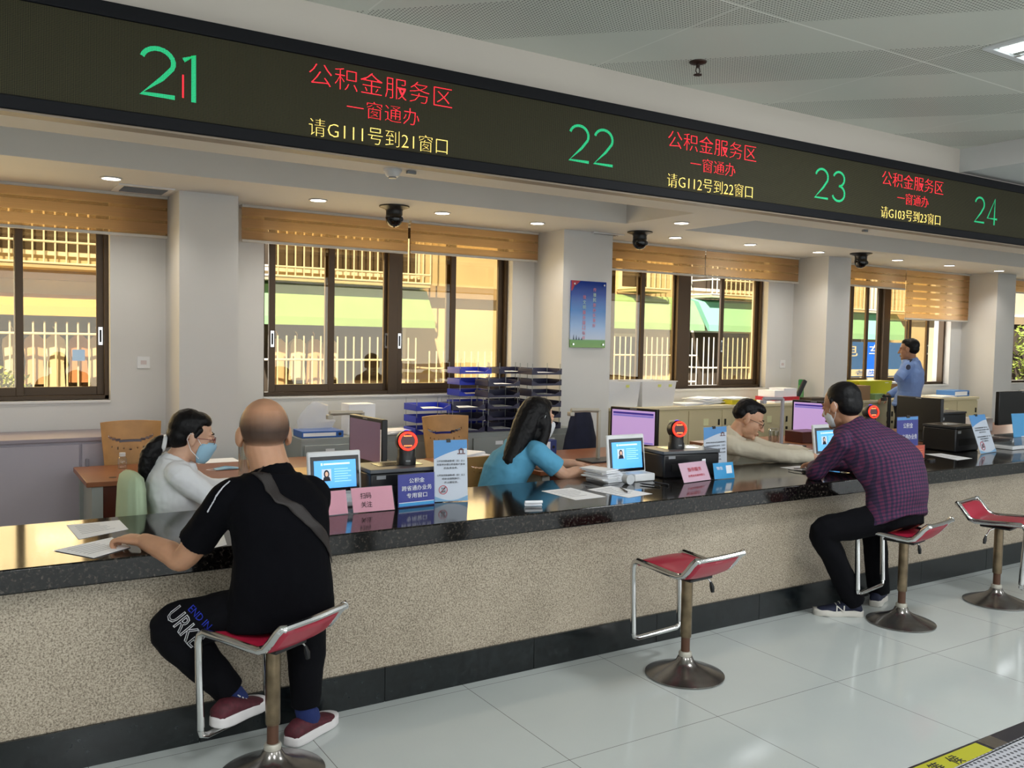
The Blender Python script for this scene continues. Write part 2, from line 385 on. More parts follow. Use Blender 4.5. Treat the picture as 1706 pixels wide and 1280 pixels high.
def stroke(pts, w, name, material):
    P = [Vector((sx(x), -.0725, sz(z))) for x, z in pts]; kk = MB()
    Q = []
    for i, p in enumerate(P):
        t = (P[min(i + 1, len(P) - 1)] - P[max(i - 1, 0)]).normalized(); n = Vector((-t.z, 0, t.x)) * w / 2
        Q.append((p + n, p - n))
    fr = [x for p in Q for x in p]; bk = [x + Vector((0, .002, 0)) for x in fr]; n = len(fr)
    fs = []
    for i in range(0, n - 2, 2): fs += [(i, i + 1, i + 3, i + 2), (n + i, n + i + 2, n + i + 3, n + i + 1), (i, i + 2, n + i + 2, n + i), (i + 1, n + i + 1, n + i + 3, i + 3)]
    fs += [(0, n, n + 1, 1), (n - 2, n - 1, 2 * n - 1, 2 * n - 2)]
    kk.add(fr + bk, fs); return kk
def arc(cx, cz, rx, rz, a0, a1, n=12): return [(cx + rx * math.cos(math.radians(a0 + (a1 - a0) * i / n)), cz + rz * math.sin(math.radians(a0 + (a1 - a0) * i / n))) for i in range(n + 1)]
def digit(ch, x, z, w, h):
    r = w / 2
    if ch == '2': return [arc(x + r, z + h * .72, r * .92, h * .26, 165, -25) + [(x + w * .62, z + h * .38), (x + .004, z + .006), (x + w, z + .006)]]
    if ch == '1': return [[(x + .3 * w, z + h * .84), (x + .68 * w, z + h * .97), (x + .68 * w, z)]]
    if ch == '3': return [arc(x + r, z + h * .745, r * .85, h * .235, 160, -85), arc(x + r, z + h * .265, r * .95, h * .255, 88, -160)]
    if ch == '4': return [[(x + .72 * w, z), (x + .72 * w, z + h), (x, z + h * .24), (x + w, z + h * .24)]]
for txt, x0, x1, zb in (('21', .583, .825, 2.497), ('22', 2.506, 2.775, 2.493), ('23', 4.285, 4.56, 2.495), ('24', 5.94, 6.22, 2.495)):
    w = .12; wd = MB()
    for i, c in enumerate(txt):
        if c == '5': continue
        xx = x0 if i == 0 else x1 - w
        for s in digit(c, xx, zb, w * (1 if c != '1' else .8), .178):
            q = stroke(s, .0165 if txt == '21' else .0125, 'n', green_m); n = len(wd.v); wd.v += q.v; wd.f += [[a + n for a in f] for f in q.f]; wd.mi += q.mi
    wd.build('window_number', green_m, sg, label='green LED number %s' % txt) if txt != '25' else None
k = stroke([(.732, 2.592), (.732, 2.508)], .005, 'r', red_m); k.build('cursor_mark', red_m, sg)
for x0, num, win in ((1.218, 'G111', '21'), (3.137, 'G112', '22'), (4.915, 'G103', '23')):
    for s, a, b, zc, h, mm, th in (('公积金服务区', 0, .65, 2.685, .088, red_m, -.022), ('一窗通办', .16, .49, 2.577, .07, red_m, -.022), ('请%s号到%s窗口' % (num, win), 0,   .63, 2.473, .07, yel_m, -.02)):
        text(s, (b - a) * SCL, h * SCL, 'display_text', mm, sg, (sx(x0 + (a + b) / 2), -.0715, sz(zc)), thin=th, ext=.0012, label='LED line reading ' + s)
# ------------------------------------------------------------------ roller blinds
def blind_mat():
    m, N, L, P = nt('zebra_blind_fabric'); N.remove(P); o = N['Material Output']
    tc = N.new('ShaderNodeTexCoord'); mp = N.new('ShaderNodeMapping'); mp.inputs['Scale'].default_value = (1.2, 1, 60); L.new(tc.outputs['Object'], mp.inputs[0])
    no = N.new('ShaderNodeTexNoise'); no.inputs['Scale'].default_value = 2; no.inputs['Detail'].default_value = 5; L.new(mp.outputs[0], no.inputs[0])
    r = N.new('ShaderNodeValToRGB'); r.color_ramp.elements[0].position = .35; r.color_ramp.elements[0].color = lin('b08a60'); r.color_ramp.elements[1].position = .7; r.color_ramp.elements[1].color = lin('cfa678'); L.new(no.outputs['Fac'], r.inputs[0])
    d = N.new('ShaderNodeBsdfDiffuse'); t = N.new('ShaderNodeBsdfTranslucent'); x = N.new('ShaderNodeMixShader'); x.inputs[0].default_value = .55
    t.inputs[0].default_value = lin('efe2cf'); L.new(r.outputs[0], d.inputs[0]); L.new(d.outputs[0], x.inputs[1]); L.new(t.outputs[0], x.inputs[2])
    sp = N.new('ShaderNodeSeparateXYZ'); L.new(tc.outputs['Object'], sp.inputs[0])
    md = N.new('ShaderNodeMath'); md.operation = 'MODULO'; md.inputs[1].default_value = .092
    ad = N.new('ShaderNodeMath'); ad.operation = 'ADD'; ad.inputs[1].default_value = 1.84 + .012; L.new(sp.outputs['Z'], ad.inputs[0]); L.new(ad.outputs[0], md.inputs[0])
    lt = N.new('ShaderNodeMath'); lt.operation = 'LESS_THAN'; lt.inputs[1].default_value = .022; L.new(md.outputs[0], lt.inputs[0])
    sc = N.new('ShaderNodeMath'); sc.operation = 'MULTIPLY'; sc.inputs[1].default_value = .7; L.new(lt.outputs[0], sc.inputs[0])
    tr = N.new('ShaderNodeBsdfTransparent'); tr.inputs[0].default_value = (1, .88, .68, 1); y = N.new('ShaderNodeMixShader')
    L.new(sc.outputs[0], y.inputs[0]); L.new(x.outputs[0], y.inputs[1]); L.new(tr.outputs[0], y.inputs[2]); L.new(y.outputs[0], o.inputs[0])
    return m
bm_ = blind_mat(); rail = mat('blind_rail', 'c9c5bd', .4)
for x0, x1, zb, lab in ((-1.2, .15, 2.32, 'zebra roller blind with brown stripes at the left edge of the room'), (.17, 1.33, 2.315, 'striped brown roller blind half over the leftmost window, left of the first column'),
    (1.87, 3.27, 2.335, 'striped brown roller blind over the left half of the wide second window'), (3.295, 4.6, 2.345, 'brown roller blind right of the centre seam of the second window'),
    (5.19, 6.73, 2.325, 'striped blind right of the column with the blue poster'), (6.745, 8.2, 2.325, 'striped blind over the open sash, left of the third column'),
    (8.64, 10.22, 2.345, 'short striped blind just right of the third column'), (10.235, 11.64, 1.975, 'long lowered striped blind behind the guard'), (12.1, 13.6, 2.42, 'striped blind at the far right edge')):
    t = thing('roller_blind', lab, 'blind', ((x0 + x1) / 2, YW - .07, z0), group='brown zebra roller blinds')
    w = (x1 - x0) / 2
    MB().box(-w, w, -.02, -.018, zb - z0 + .02, -.015).build('fabric', bm_, t)
    MB().box(-w, w, -.028, -.01, zb - z0, zb - z0 + .022).build('bottom_rail', rail, t, bevel=.004)
    MB().box(-w, w, -.035, .06, -.02, -.001).build('head_rail', rail, t)
# ------------------------------------------------------------------ downlights, cameras, vents, detectors
glow = emis('lamp_glow', 'fff2e0', 14)
proto = None
for x, y in ((.868, 6.27), (2.26, 6.28), (3.28, 6.28), (4.2, 6.3), (5.77, 6.3), (6.72, 6.25), (7.79, 6.28), (9.13, 6.26), (10.15, 6.26), (11.25, 6.27), (5.1, 5.5), (-.6, 6.27)):
    lab = 'round recessed downlight in the low ceiling'
    if proto is None:
        proto = thing('downlight', lab, 'ceiling light', (x, y, z0), group='downlights over the desks')
        MB().lathe([(.055, -.001), (.066, -.001), (.068, -.004), (.066, -.008), (.057, -.008), (.055, -.004)], n=28).build('trim_ring', white_plain, proto, smooth=True)
        MB().lathe([(.0001, -.003), (.055, -.003), (.055, -.006), (.0001, -.006)], n=28).build('lamp_face', glow, proto)
        t = proto
    else: t = dup(proto, (x, y, z0))
    near = 'window side row' if y > 6 else 'single one nearer the sign'
    t['label'] = 'round downlight in low ceiling, ' + {.868: 'above the leftmost blind', 2.26: 'above left blind of second window', 3.28: 'above the seam of the second window blinds', 4.2: 'just left of the poster column', 5.77: 'just right of the second black dome camera', 6.72: 'above the third window blinds', 7.79: 'just left of the third column', 9.13: 'right of the third dome camera', 10.15: 'above the long lowered blind', 11.25: 'in front of the rightmost column', 5.1: 'nearest the sign, set in the cross strip', -.6: 'left of the frame'}[x]
    light('downlight_lamp', 'SPOT', (x, y, z0 - .02), 22, (1, .93, .84), (0, 0, 0), .04, spot=2.4)
def pdome(x, y, lab):
    t = thing('dome_camera', lab, 'security camera', (x, y, z0), group='black dome cameras under the low ceiling')
    MB().lathe([(.001, 0), (.095, 0), (.095, -.008), (.06, -.02), (.052, -.03), (.052, -.055), (.001, -.055)], n=28).build('mount', black_pl, t, smooth=True)
    MB().lathe([(.052, -.055), (.055, -.075), (.05, -.1), (.035, -.122), (.015, -.132), (.001, -.134)], n=28).build('dome', mat('dome_gloss', '07070a', .08), t, smooth=True)
    MB().ell((.025, -.042, -.085), (.018, .014, .018)).build('lens', dark_grey, t, smooth=True); t.scale = (1.2, 1.2, 1.2)
pdome(2.83, 6.2, 'black dome security camera left of the second window blinds seam'); pdome(5.25, 6.2, 'black dome camera in front of the third window, near poster column'); pdome(8.03 + .2, 6.08, 'small black dome camera beside the third column'); pdome(11.9, 6.1, 'black dome camera at the far right edge')
for x, lab in ((1.12, 'square grey air vent in low ceiling left of the first column'), (5.1, 'square air vent in low ceiling just right of poster column')):
    t = thing('ceiling_vent', lab, 'vent', (x, 6.62, z0)); k = MB()
    k.box(-.18, .18, -.17, -.13, -.01, 0).box(-.18, .18, .13, .17, -.01, 0).box(-.18, -.14, -.13, .13, -.01, 0).box(.14, .18, -.13, .13, -.01, 0); k.build('frame', white_plain, t, bevel=.002)
    k = MB()
    for i in range(7): k.obox((0, -.11 + i * .037, -.006), (.28, .03, .003), Matrix.Rotation(.5, 3, 'X'))
    k.build('grille', grey_pl, t)
p = atz(654, 283, z0); t = thing('smoke_detector', 'white round smoke detector under the low ceiling below the sign', 'detector', p)
MB().lathe([(.001, 0), (.055, 0), (.055, -.012), (.045, -.02), (.04, -.035), (.03, -.042), (.001, -.044)], n=28).build('housing', white_plain, t, smooth=True)
MB().lathe([(.001, -.042), (.024, -.042), (.024, -.05), (.001, -.052)], n=20).build('sensor', grey_pl, t, smooth=True)
for px, py, lab in ((685, 285, 'tiny grey sensor beside the white smoke detector'), (1441, 383, 'tiny grey sensor under low ceiling below the number 23')):
    tag(MB(atz(px, py, z0)).box(-.03, .03, -.012, .012, -.02, 0).build('ceiling_sensor', grey_pl, bevel=.004), lab, 'sensor')
# hall ceiling: sprinkler and lay-in light fixtures
p = atz(1163, 103, 2.965); t = thing('sprinkler', 'small dark pendent sprinkler head on the perforated hall ceiling', 'sprinkler', p)
brz = mat('sprinkler_bronze', '3a2c26', .4, .6)
MB().lathe([(.001, 0), (.042, 0), (.04, -.006), (.018, -.012), (.001, -.012)], n=24).build('escutcheon', brz, t, smooth=True)
k = MB(); k.tube([(0, 0, -.012), (0, 0, -.028)], .009, 10); k.tube([(-.009, 0, -.026), (-.014, 0, -.045), (0, 0, -.06)], .0025, 6); k.tube([(.009, 0, -.026), (.014, 0, -.045), (0, 0, -.06)], .0025, 6)
k.lathe([(.001, -.06), (.02, -.06), (.02, -.063), (.001, -.063)], n=16); k.build('nozzle', brz, t, smooth=True)
p = atz(1706, 68, 2.965)
def panel_light(x, y, lab):
    zc = 2.965 if x < 5.74 else 2.81
    t = thing('ceiling_light', lab, 'ceiling light', (x, y, zc), group='square hall ceiling lights'); k = MB()
    k.box(-.3, .3, -.3, -.27, -.012, .0).box(-.3, .3, .27, .3, -.012, 0).box(-.3, -.27, -.27, .27, -.012, 0).box(.27, .3, -.27, .27, -.012, 0); k.build('frame', white_plain, t, bevel=.002)
    k = MB()
    for q in (-.18, 0, .18): k.box(q - .05, q + .05, -.26, .26, -.006, -.001)
    k.build('diffuser', emis('panel_glow', 'eefcff', 4), t); k = MB()
    for q in (-.09, .09): k.box(q - .008, q + .008, -.27, .27, -.012, -.001)
    k.build('louvre', chrome, t)
    light('panel_lamp', 'AREA', (x, y, zc - .03), 42, (.95, .98, 1), (0, 0, 0), .5)
panel_light(p.x + .24, p.y - .15, 'square louvred ceiling light at the top right corner of the hall')
for x, y, w_ in ((1.2, .2, 'nearest the camera'), (3.6, -1.2, 'behind the camera to the right'), (-1.2, -1.2, 'behind the camera to the left'), (1.2, -3.6, 'far behind the camera'), (7.2, .6, 'past the corner light'), (9.6, -1.2, 'farther along the hall'), (12, .6, 'at the far end of the hall'), (-1.4, 1.3, 'near the left wall')): panel_light(x, y, 'square louvred ceiling light out in the hall, ' + w_)
# ------------------------------------------------------------------ outside: alley facade across from the windows
FY = 11.0
fac = mat('facade_plaster', 'd2c6ae', .85, noise=.14, nscale=1.2); dk = mat('balcony_shade_colour', '4c4238', .9, noise=.3, nscale=2)
grn = mat('green_awning', '93bf8c', .6, noise=.08, nscale=3); mint = mat('mint_awning', '8fd0b8', .6); wbar = mat('white_grille_paint', 'efece6', .5)
struct(MB().box(-8, 40, 7.3, 11.0, -.6, -.3), 'ground', mat('alley_concrete', '9c968c', .9))
b = thing('apartment_building', 'plastered apartment building with barred balconies seen through the windows', 'building', (4, FY, -.3))
MB((-4, -FY, .3)).box(-8, 40, FY, FY + .3, -.3, 9).build('wall', fac, b)
def shade_panel(x0, x1, za, zb):  # flat framed panel, the shade inside the balcony put into its dark colour
    k = MB((-4, -FY, .3)); k.box(x0, x1, FY - .03, FY, za, zb); k.m(1).box(x0 + .05, x1 - .05, FY - .035, FY - .02, za + .05, zb - .05)
    k.build('window', [wbar, dk], b)
for x0, x1, za, zb in ((-3, 1.9, .3, 1.95), (-3, 1.9, 2.45, 4.6), (2.9, 5.2, .3, 1.85), (2.9, 5.4, 2.42, 4.6), (8.2, 9.3, .2, 1.75), (8.9, 9.5, 2.45, 3.6), (10.0, 11.9, .3, 1.85), (10.4, 12, 2.5, 3.6), (13.5, 15, .3, 1.9), (19.5, 22, .4, 2.4)): shade_panel(x0, x1, za, zb)
MB((-4, -FY, .3)).box(12.05, 12.6, FY - .75, FY, -.3, 9).build('pale_pillar', mat('pale_render', 'e6e2da', .8), b)
MB((-4, -FY, .3)).box(-8, 40, FY - .12, FY, 2.18, 2.34).build('floor_slab_edge', mat('slab_tan', 'a89478', .8), b)
def cage(x0, x1, za, zb, lab, dep=.55, pitch=.105, rails=(0, .33, .7, 1)):
    t = thing('window_grille', lab, 'window grille', ((x0 + x1) / 2, FY - .04, za), group='white window cages across the alley'); k = MB((-(x0 + x1) / 2, -FY + .04, -za)); y = FY - dep; Y1 = FY - .04
    n = int((x1 - x0) / pitch)
    for i in range(n + 1):
        x = x0 + (x1 - x0) * i / n; k.tube([(x, y, za), (x, y, zb)], .010, 6)
    for q in rails:
        z = za + (zb - za) * q; k.tube([(x0, Y1, z), (x0, y, z), (x1, y, z), (x1, Y1, z)], .013, 6)
    k.build('bars', wbar, t); MB((-(x0 + x1) / 2, -FY + .04, -za)).box(x0, x1, y, Y1, za - .05, za - .01).build('shelf', fac, t)
cage(-3, 1.75, .45, 1.72, 'white barred cage with washing, low behind the leftmost window', rails=(0, .9)); cage(-3, 1.75, 2.33, 4.2, 'upper white cage at the top of the leftmost window', rails=(0, .12, .3))
cage(2.95, 5.1, .3, 1.62, 'white barred cage low behind the left panes of the second window', rails=(0, .08, .78)); cage(2.95, 5.3, 2.33, 4.2, 'upper white cage above the green awning of the second window', rails=(0, .06))
cage(5.3, 7.0, .3, 1.45, 'pale low cage behind the right panes of the second window', rails=(0, .8)); cage(8.2, 10.1, .3, 1.7, 'white cage behind the left panes of the third window', rails=(0, .5, .8)); cage(10.25, 11.9, .3, 1.72, 'white cage seen through the open sash of the third window', rails=(0, .3, .65))
cage(10.4, 11.9, 2.42, 3.6, 'small upper cage at the top of the open sash, third window', rails=(0, .2)); cage(8.85, 9.5, 2.45, 3.6, 'small upper window grille at the left of the third window', rails=(0,)); cage(13.4, 15.6, 2.3, 3.6, 'upper cage above the mint awning of the fourth window', rails=(0,))
def awning(x0, x1, za, zb, m, lab):
    k = MB(); prof = [(FY - .13, zb), (FY - .35, zb - .06), (FY - .6, za + .1), (FY - .62, za), (FY - .58, za), (FY - .3, zb - .14), (FY - .13, zb - .06)]
    k.prism([(y, z) for y, z in prof], x0, x1, 'x'); tag(k.build('awning', m), lab, 'awning', 'awnings across the alley')
awning(2.9, 5.35, 1.75, 2.3, grn, 'yellow green awning between the two rows of cages, second window'); awning(8.1, 10.2, 1.82, 2.36, grn, 'yellow green awning seen through the left panes of third window')
awning(10.3, 12.0, 1.82, 2.36, mint, 'mint green awning seen through the open sash of the third window'); awning(13.4, 15.6, 1.75, 2.3, mint, 'mint green awning seen through the fourth window')
awning(-3.2, 1.8, 1.78, 2.02, mat('tan_awning', 'd8b878', .7), 'tan curved awning in the leftmost window')
cl = ['e8e0d8', 'd8b8a0', 'efe9df', 'c8947a', 'ddd2c6', 'e6c9b4']
for i, (x, wn) in enumerate(((.52, 1), (.72, 1), (.92, 1), (1.15, 1), (1.34, 1), (3.35, 2), (3.6, 2), (3.82, 2), (4.02, 2))):
    h = random.uniform(.5, .7); w = .10; k = MB((x, FY - .28, 1.58))
    k.loft([[Vector((sx_ * w * s, sy_ * (.03 + .02 * s), z)) for sx_, sy_ in ((-1, -1), (0, -1.4), (1, -1), (1, 1), (0, .6), (-1, 1))] for z, s in ((0, .35), (-.05, .9), (-.12, 1), (-.3, .8), (-h, .95))])
    k.tube([(-.02, 0, .09), (0, 0, .06), (0, 0, 0)], .006, 6)
    tag(k.build('hanging_shirt', mat('laundry_%d' % (i % 6), cl[i % 6], .9), smooth=True), ['first', 'second', 'third', 'fourth', 'fifth', 'first', 'second', 'third', 'fourth'][i] + ' garment from the left hung in the cage outside, ' + ('leftmost window' if wn == 1 else 'second window'), 'laundry', 'washing on the line ' + ('outside the leftmost window' if wn == 1 else 'outside the second window'))
def bush(x, y, z, r, lab, n=260, ls=.07):
    k = MB()
    for i in range(n):
        a = random.uniform(0, 2 * PI); b_ = random.uniform(-1, 1); rr = r * random.uniform(.55, 1); q = Vector((x + rr * math.cos(a) * math.sqrt(1 - b_ * b_), y + .6 * rr * math.sin(a) * math.sqrt(1 - b_ * b_), z + rr * b_ * 1.2))
        u = Vector((random.uniform(-1, 1), random.uniform(-1, 1), random.uniform(-1, 1))).normalized() * ls; v = u.orthogonal().normalized() * ls * .45
        k.quad(q - u, q + v, q + u, q - v)
    tag(k.build('shrub', mat('leaf_green', '8ca048', .6, noise=.3, nscale=4)), lab, 'plant')
bush(.42, 10.0, 1.0, .24, 'leafy shrub outside at the lower left of the leftmost window', 300, .04); bush(20.0, 10.2, 1.5, .8, 'leafy tree outside the far right window', 420)
p = at(131, 592, FY - .6); tag(MB(p).box(-.06, .06, -.01, .01, -.06, .06).build('blue_placard', mat('blue_tag', '3f78d8', .5)), 'small blue placard hanging on the cage outside the leftmost window', 'placard')
p0, p1 = at(1440, 570, 10.3), at(1474, 628, 10.3)
sb = thing('shop_sign', 'bright blue shop sign with white characters across the alley, beside the guard', 'sign', (p0.x, 10.3, p1.z)); w_ = p1.x - p0.x; h_ = p0.z - p1.z
MB().box(-.8, w_ + .5, 0, .08, 0, h_).build('board', mat('sign_blue', '1f6ad6', .5), sb)
k = MB(); [k.box(x, x + .05, .08, .69, .2, .25) for x in (-.6, w_ + .2)]; k.build('bracket', steel, sb)
text('车', .42, h_ * .34, 'character', white_plain, sb, (w_ * .55, -.005, h_ * .76)); text('电', .42, h_ * .34, 'character', white_plain, sb, (w_ * .55 - .75, -.005, h_ * .76))
k = MB(); [k.lathe([(.001, -.01), (.12, -.01), (.12, -.001), (.001, -.001)], (x_, 0, h_ * .42), 24, 'y') for x_ in (w_ * .55 - .75, w_ * .55 - .35, w_ * .55, w_ * .55 + .4)]
k.box(-.7, w_ + .4, -.008, -.001, h_ * .03, h_ * .22); k.build('white_shapes', white_plain, sb); text('各类电', 1.0, h_ * .14, 'small_writing', mat('sign_blue', '1f6ad6', .5), sb, (w_ * .4, -.011, h_ * .125))
# ------------------------------------------------------------------ furniture behind the counter
wood_desk = mat('desk_brown_laminate', '8a5638', .35, noise=.12, nscale=6)
wood_dark = mat('desk_dark_red_panel', '4e1f14', .35, noise=.2, nscale=5)
wood_light = mat('light_wood', 'b98a52', .45, noise=.14, nscale=9)
beech = mat('pale_plank_wood', 'd9a95e', .5, noise=.1, nscale=6)
cream = mat('cream_cabinet', 'd3c7a0', .5)
lav = mat('pale_lilac_cabinet', 'b9b2bd', .5)
blue_pl = mat('blue_plastic', '2638b8', .35); navy_pl = mat('navy_grey_plastic', '2c2c48', .4)
ink = mat('print_ink', '22242a', .8); ink_g = mat('grey_print', '9094a0', .8)
C0 = 0
# pale cabinets under the leftmost window
t = thing('low_cabinet', 'pale lilac low cabinets under the leftmost window', 'cabinet', (-.3, 6.45, 0))
k = MB((.3, -6.45, 0)); k.box(-3, 1.2, 6.47, 6.96, 0, .90); k.build('body', lav, t)
MB((.3, -6.45, 0)).box(-3, 1.22, 6.43, 6.965, .90, .925).build('top', mat('lilac_top', '9b929c', .4), t, bevel=.003)
for i in range(8):
    x0 = 1.2 - (i + 1) * .5
    d = MB((.3, -6.45, 0)).box(x0 + .008, x0 + .492, 6.452, 6.47, .12, .88).build('door', lav, t, bevel=.002)
    if i % 2 == 0: MB((.3, -6.45, 0)).box(x0 + .03, x0 + .05, 6.44, 6.452, .66, .78).build('handle', mat('lilac_handle', '8c8690', .4), d)
def desk(lab, x0, x1, y0, y1, z=.75, leg='side', front='y'):
    t = thing('office_desk', lab, 'desk', ((x0 + x1) / 2, (y0 + y1) / 2, 0)); o = (-(x0 + x1) / 2, -(y0 + y1) / 2, 0)
    MB(o).box(x0, x1, y0, y1, z - .03, z).build('desktop', wood_desk, t, bevel=.003)
    for xx in (x0 + .03, x1 - .09):
        k = MB(o); k.box(xx, xx + .06, y0 + .02, y0 + .08, 0, z - .03).box(xx, xx + .06, y1 - .08, y1 - .02, 0, z - .03).box(xx + .02, xx + .04, y0 + .08, y1 - .08, .05, z - .03); k.build('leg_panel', steel, t)
    MB(o).box(x0 + .09, x1 - .09, y0 + .03, y0 + .05, .15, z - .03).build('modesty_panel', wood_dark, t)
    return t
t = desk('brown desk with grey legs in front of the pale cabinets', .64, 1.2, 5.62, 6.3)
tag(MB((.80, 5.76, .7505)).lathe([(.0001, 0), (.022, 0), (.022, .001), (.0001, .001)], n=18).build('cable_hole', black_pl, t), None); kids(t)[-1].location = (-(.92), -(5.96), 0)
desk('long brown desk behind the woman in white, holding the first monitor', 1.3, 2.35, 4.75, 6.2)
desk('brown desk beside the woman in blue with papers on it', 3.3, 4.6, 4.85, 5.75)
desk('brown desk with paper stacks behind the poster stand', 2.75, 3.28, 5.15, 5.75)
desk('brown desk beside the clerk in the beige shirt', 5.55, 7.1, 4.85, 5.8)
desk('dark brown desk far along the counter', 7.2, 10.5, 4.85, 5.8)
# pale plank of the side return
k = MB(); a, b = atz(475, 752, .77), atz(560, 800, .77)
tag(MB((2.0, 5.0, .752)).box(-.2, .2, -.55, .55, 0, .02).build('side_shelf_board', beech, bevel=.003), 'pale orange wood board lying across the desk behind the bald man', 'board')
# grey filing cabinets and the run under the blue trays
def steelcab(lab, x0, x1, y0, y1, z, n):
    t = thing('filing_cabinet', lab, 'cabinet', ((x0 + x1) / 2, y0, 0)); o = (-(x0 + x1) / 2, -y0, 0)
    MB(o).box(x0, x1, y0 + .02, y1, 0, z).build('body', steel, t, bevel=.003)
    w = (x1 - x0) / n
    for i in range(n):
        for r in range(2):
            za = .04 + r * (z - .08) / 2; d = MB(o).box(x0 + i * w + .02, x0 + (i + 1) * w - .02, y0, y0 + .02, za + .01, za + (z - .08) / 2 - .01).build('drawer', steel, t, bevel=.003)
            MB(o).box(x0 + i * w + w / 2 - .035, x0 + i * w + w / 2 + .035, y0 - .004, y0, za + (z - .08) / 2 - .07, za + (z - .08) / 2 - .04).build('label_holder', paper, d)
steelcab('grey steel cabinet carrying a blue file box and an A4 paper box', 2.16, 3.02, 6.3, 6.9, .862, 2)
steelcab('long grey steel cabinet under the stacks of blue trays', 3.04, 4.62, 6.25, 6.47, .862, 3)
# cream cabinets along the window wall
cc = thing('cream_cabinet_row', 'long row of low cream cabinets under the windows right of the poster column', 'cabinet', (8, 6.45, 0)); o = (-8, -6.45, 0)
k = MB(o); k.box(5.2, 8.22, 6.45, 6.94, 0, .97).box(8.22, 8.65, 6.3, 6.49, 0, .97).box(8.65, 11.2, 6.45, 6.94, 0, .97); k.build('body', cream, cc)
k = MB(o); k.box(5.19, 8.22, 6.43, 6.955, .97, 1.0).box(8.22, 8.66, 6.28, 6.49, .97, 1.0).box(8.66, 11.22, 6.43, 6.955, .97, 1.0); k.build('top', mat('cream_top', 'ded3b0', .45), cc, bevel=.003)
for i in range(13):
    x0 = 5.22 + i * .46
    if 8.2 < x0 + .3 < 8.75: continue
    d = MB(o).box(x0 + .005, x0 + .455, 6.436, 6.45, .05, .95).build('door', cream, cc, bevel=.002)
    h = MB(o); xh = x0 + (.04 if i % 2 else .41); h.box(xh - .008, xh + .008, 6.425, 6.436, .80, .86).box(xh - .008, xh + .008, 6.42, 6.436, .72, .75); h.build('lock', black_pl, d)
    if i in (1, 2, 4, 9, 11): MB(o).box(x0 + .2, x0 + .27, 6.434, 6.436, .8, .87).build('note_label', mat('pale_note', 'e8e6b8', .7), d)
def wchair(lab, x, y, rz, m=wood_light, z=1.02, w=.4, open_=False):
    t = thing('wooden_chair', lab, 'chair', (x, y, 0), rz, 'slotted wooden office chairs'); s = w / 2
    # curved plywood back (faces +y local front), slot and row of holes
    n = 16; nz = 9; th = .016
    def P(u, v, off):
        ang = (u - .5) * 1.1; r = w / 1.1; xx = math.sin(ang) * r; yy = -(1 - math.cos(ang)) * r * 1.0
        taper = .86 + .14 * v
        return Vector((xx * taper, yy * -1 + off - .05 * v, .62 + (z - .62) * v + .012 * math.cos(ang * 2)))
    k = MB(); cols = [i / 24 for i in range(25)]; zz = [0, .2, .4, .5, .54, .58, .62, .66, .70, .76, .82, .9, 1]
    def solid(u, v):
        uc = abs(u - .5); curve = .74 - .10 * (1 - (uc / .38) ** 2) if uc < .38 else -1
        return not (uc < .37 and curve - .015 < v < curve + .035)
    nu, nv = 48, 44; q = {}
    for i in range(nu):
        for j in range(nv):
            u = (i + .5) / nu; v = (j + .5) / nv; ok = solid(u, v)
            uc = abs(u - .5)
            if ok and uc < .33:
                hv = .60 - .08 * (1 - (uc / .38) ** 2); hk = round((u - .5) / .11) * .11 + .5
                if ((u - hk) * w) ** 2 + ((v - hv) * (z - .62)) ** 2 < .0055 ** 2: ok = False
            q[i, j] = ok
    vid = {}
    def V(i, j, s_):
        if (i, j, s_) not in vid: vid[i, j, s_] = len(k.v); k.v.append(P(i / nu, j / nv, 0 if s_ else -th))
        return vid[i, j, s_]
    for (i, j), ok in q.items():
        if not ok: continue
        k.f += [[V(i, j, 0), V(i + 1, j, 0), V(i + 1, j + 1, 0), V(i, j + 1, 0)], [V(i, j, 1), V(i, j + 1, 1), V(i + 1, j + 1, 1), V(i + 1, j, 1)]]; k.mi += [0, 0]
        for (di, dj, a, b) in ((-1, 0, (i, j), (i, j + 1)), (1, 0, (i + 1, j + 1), (i + 1, j)), (0, -1, (i + 1, j), (i, j)), (0, 1, (i, j + 1), (i + 1, j + 1))):
            if not q.get((i + di, j + dj), False): k.f.append([V(*a, 0), V(*b, 0), V(*b, 1), V(*a, 1)]); k.mi.append(0)
    k.build('backrest', m, t)
    MB().prism([(-s, -.02), (s, -.02), (s * .95, .4), (-s * .95, .4)], .43, .455).build('seat', m, t, bevel=.008)
    for lx, ly, top in ((-s + .03, .03, .62), (s - .03, .03, .62), (-s + .03, .36, .43), (s - .03, .36, .43)):
        MB().tube([(lx, ly, 0), (lx, ly - (.02 if top > .5 else 0), .45), (lx * .9, ly - (.02 if top > .5 else 0), top + .02)], .018, 8).build('leg', m, t, smooth=True)
    return t
wchair('wooden chair with slotted back behind the brown desk, left of frame', 1.0, 6.37, PI)
wchair('wooden chair with slotted back in front of the blue trays', 3.2, 6.02, PI, w=.42)
wchair('wooden chair with curved back just behind the counter, right of white notice', 2.95, 4.96, .15, z=.86, w=.42)
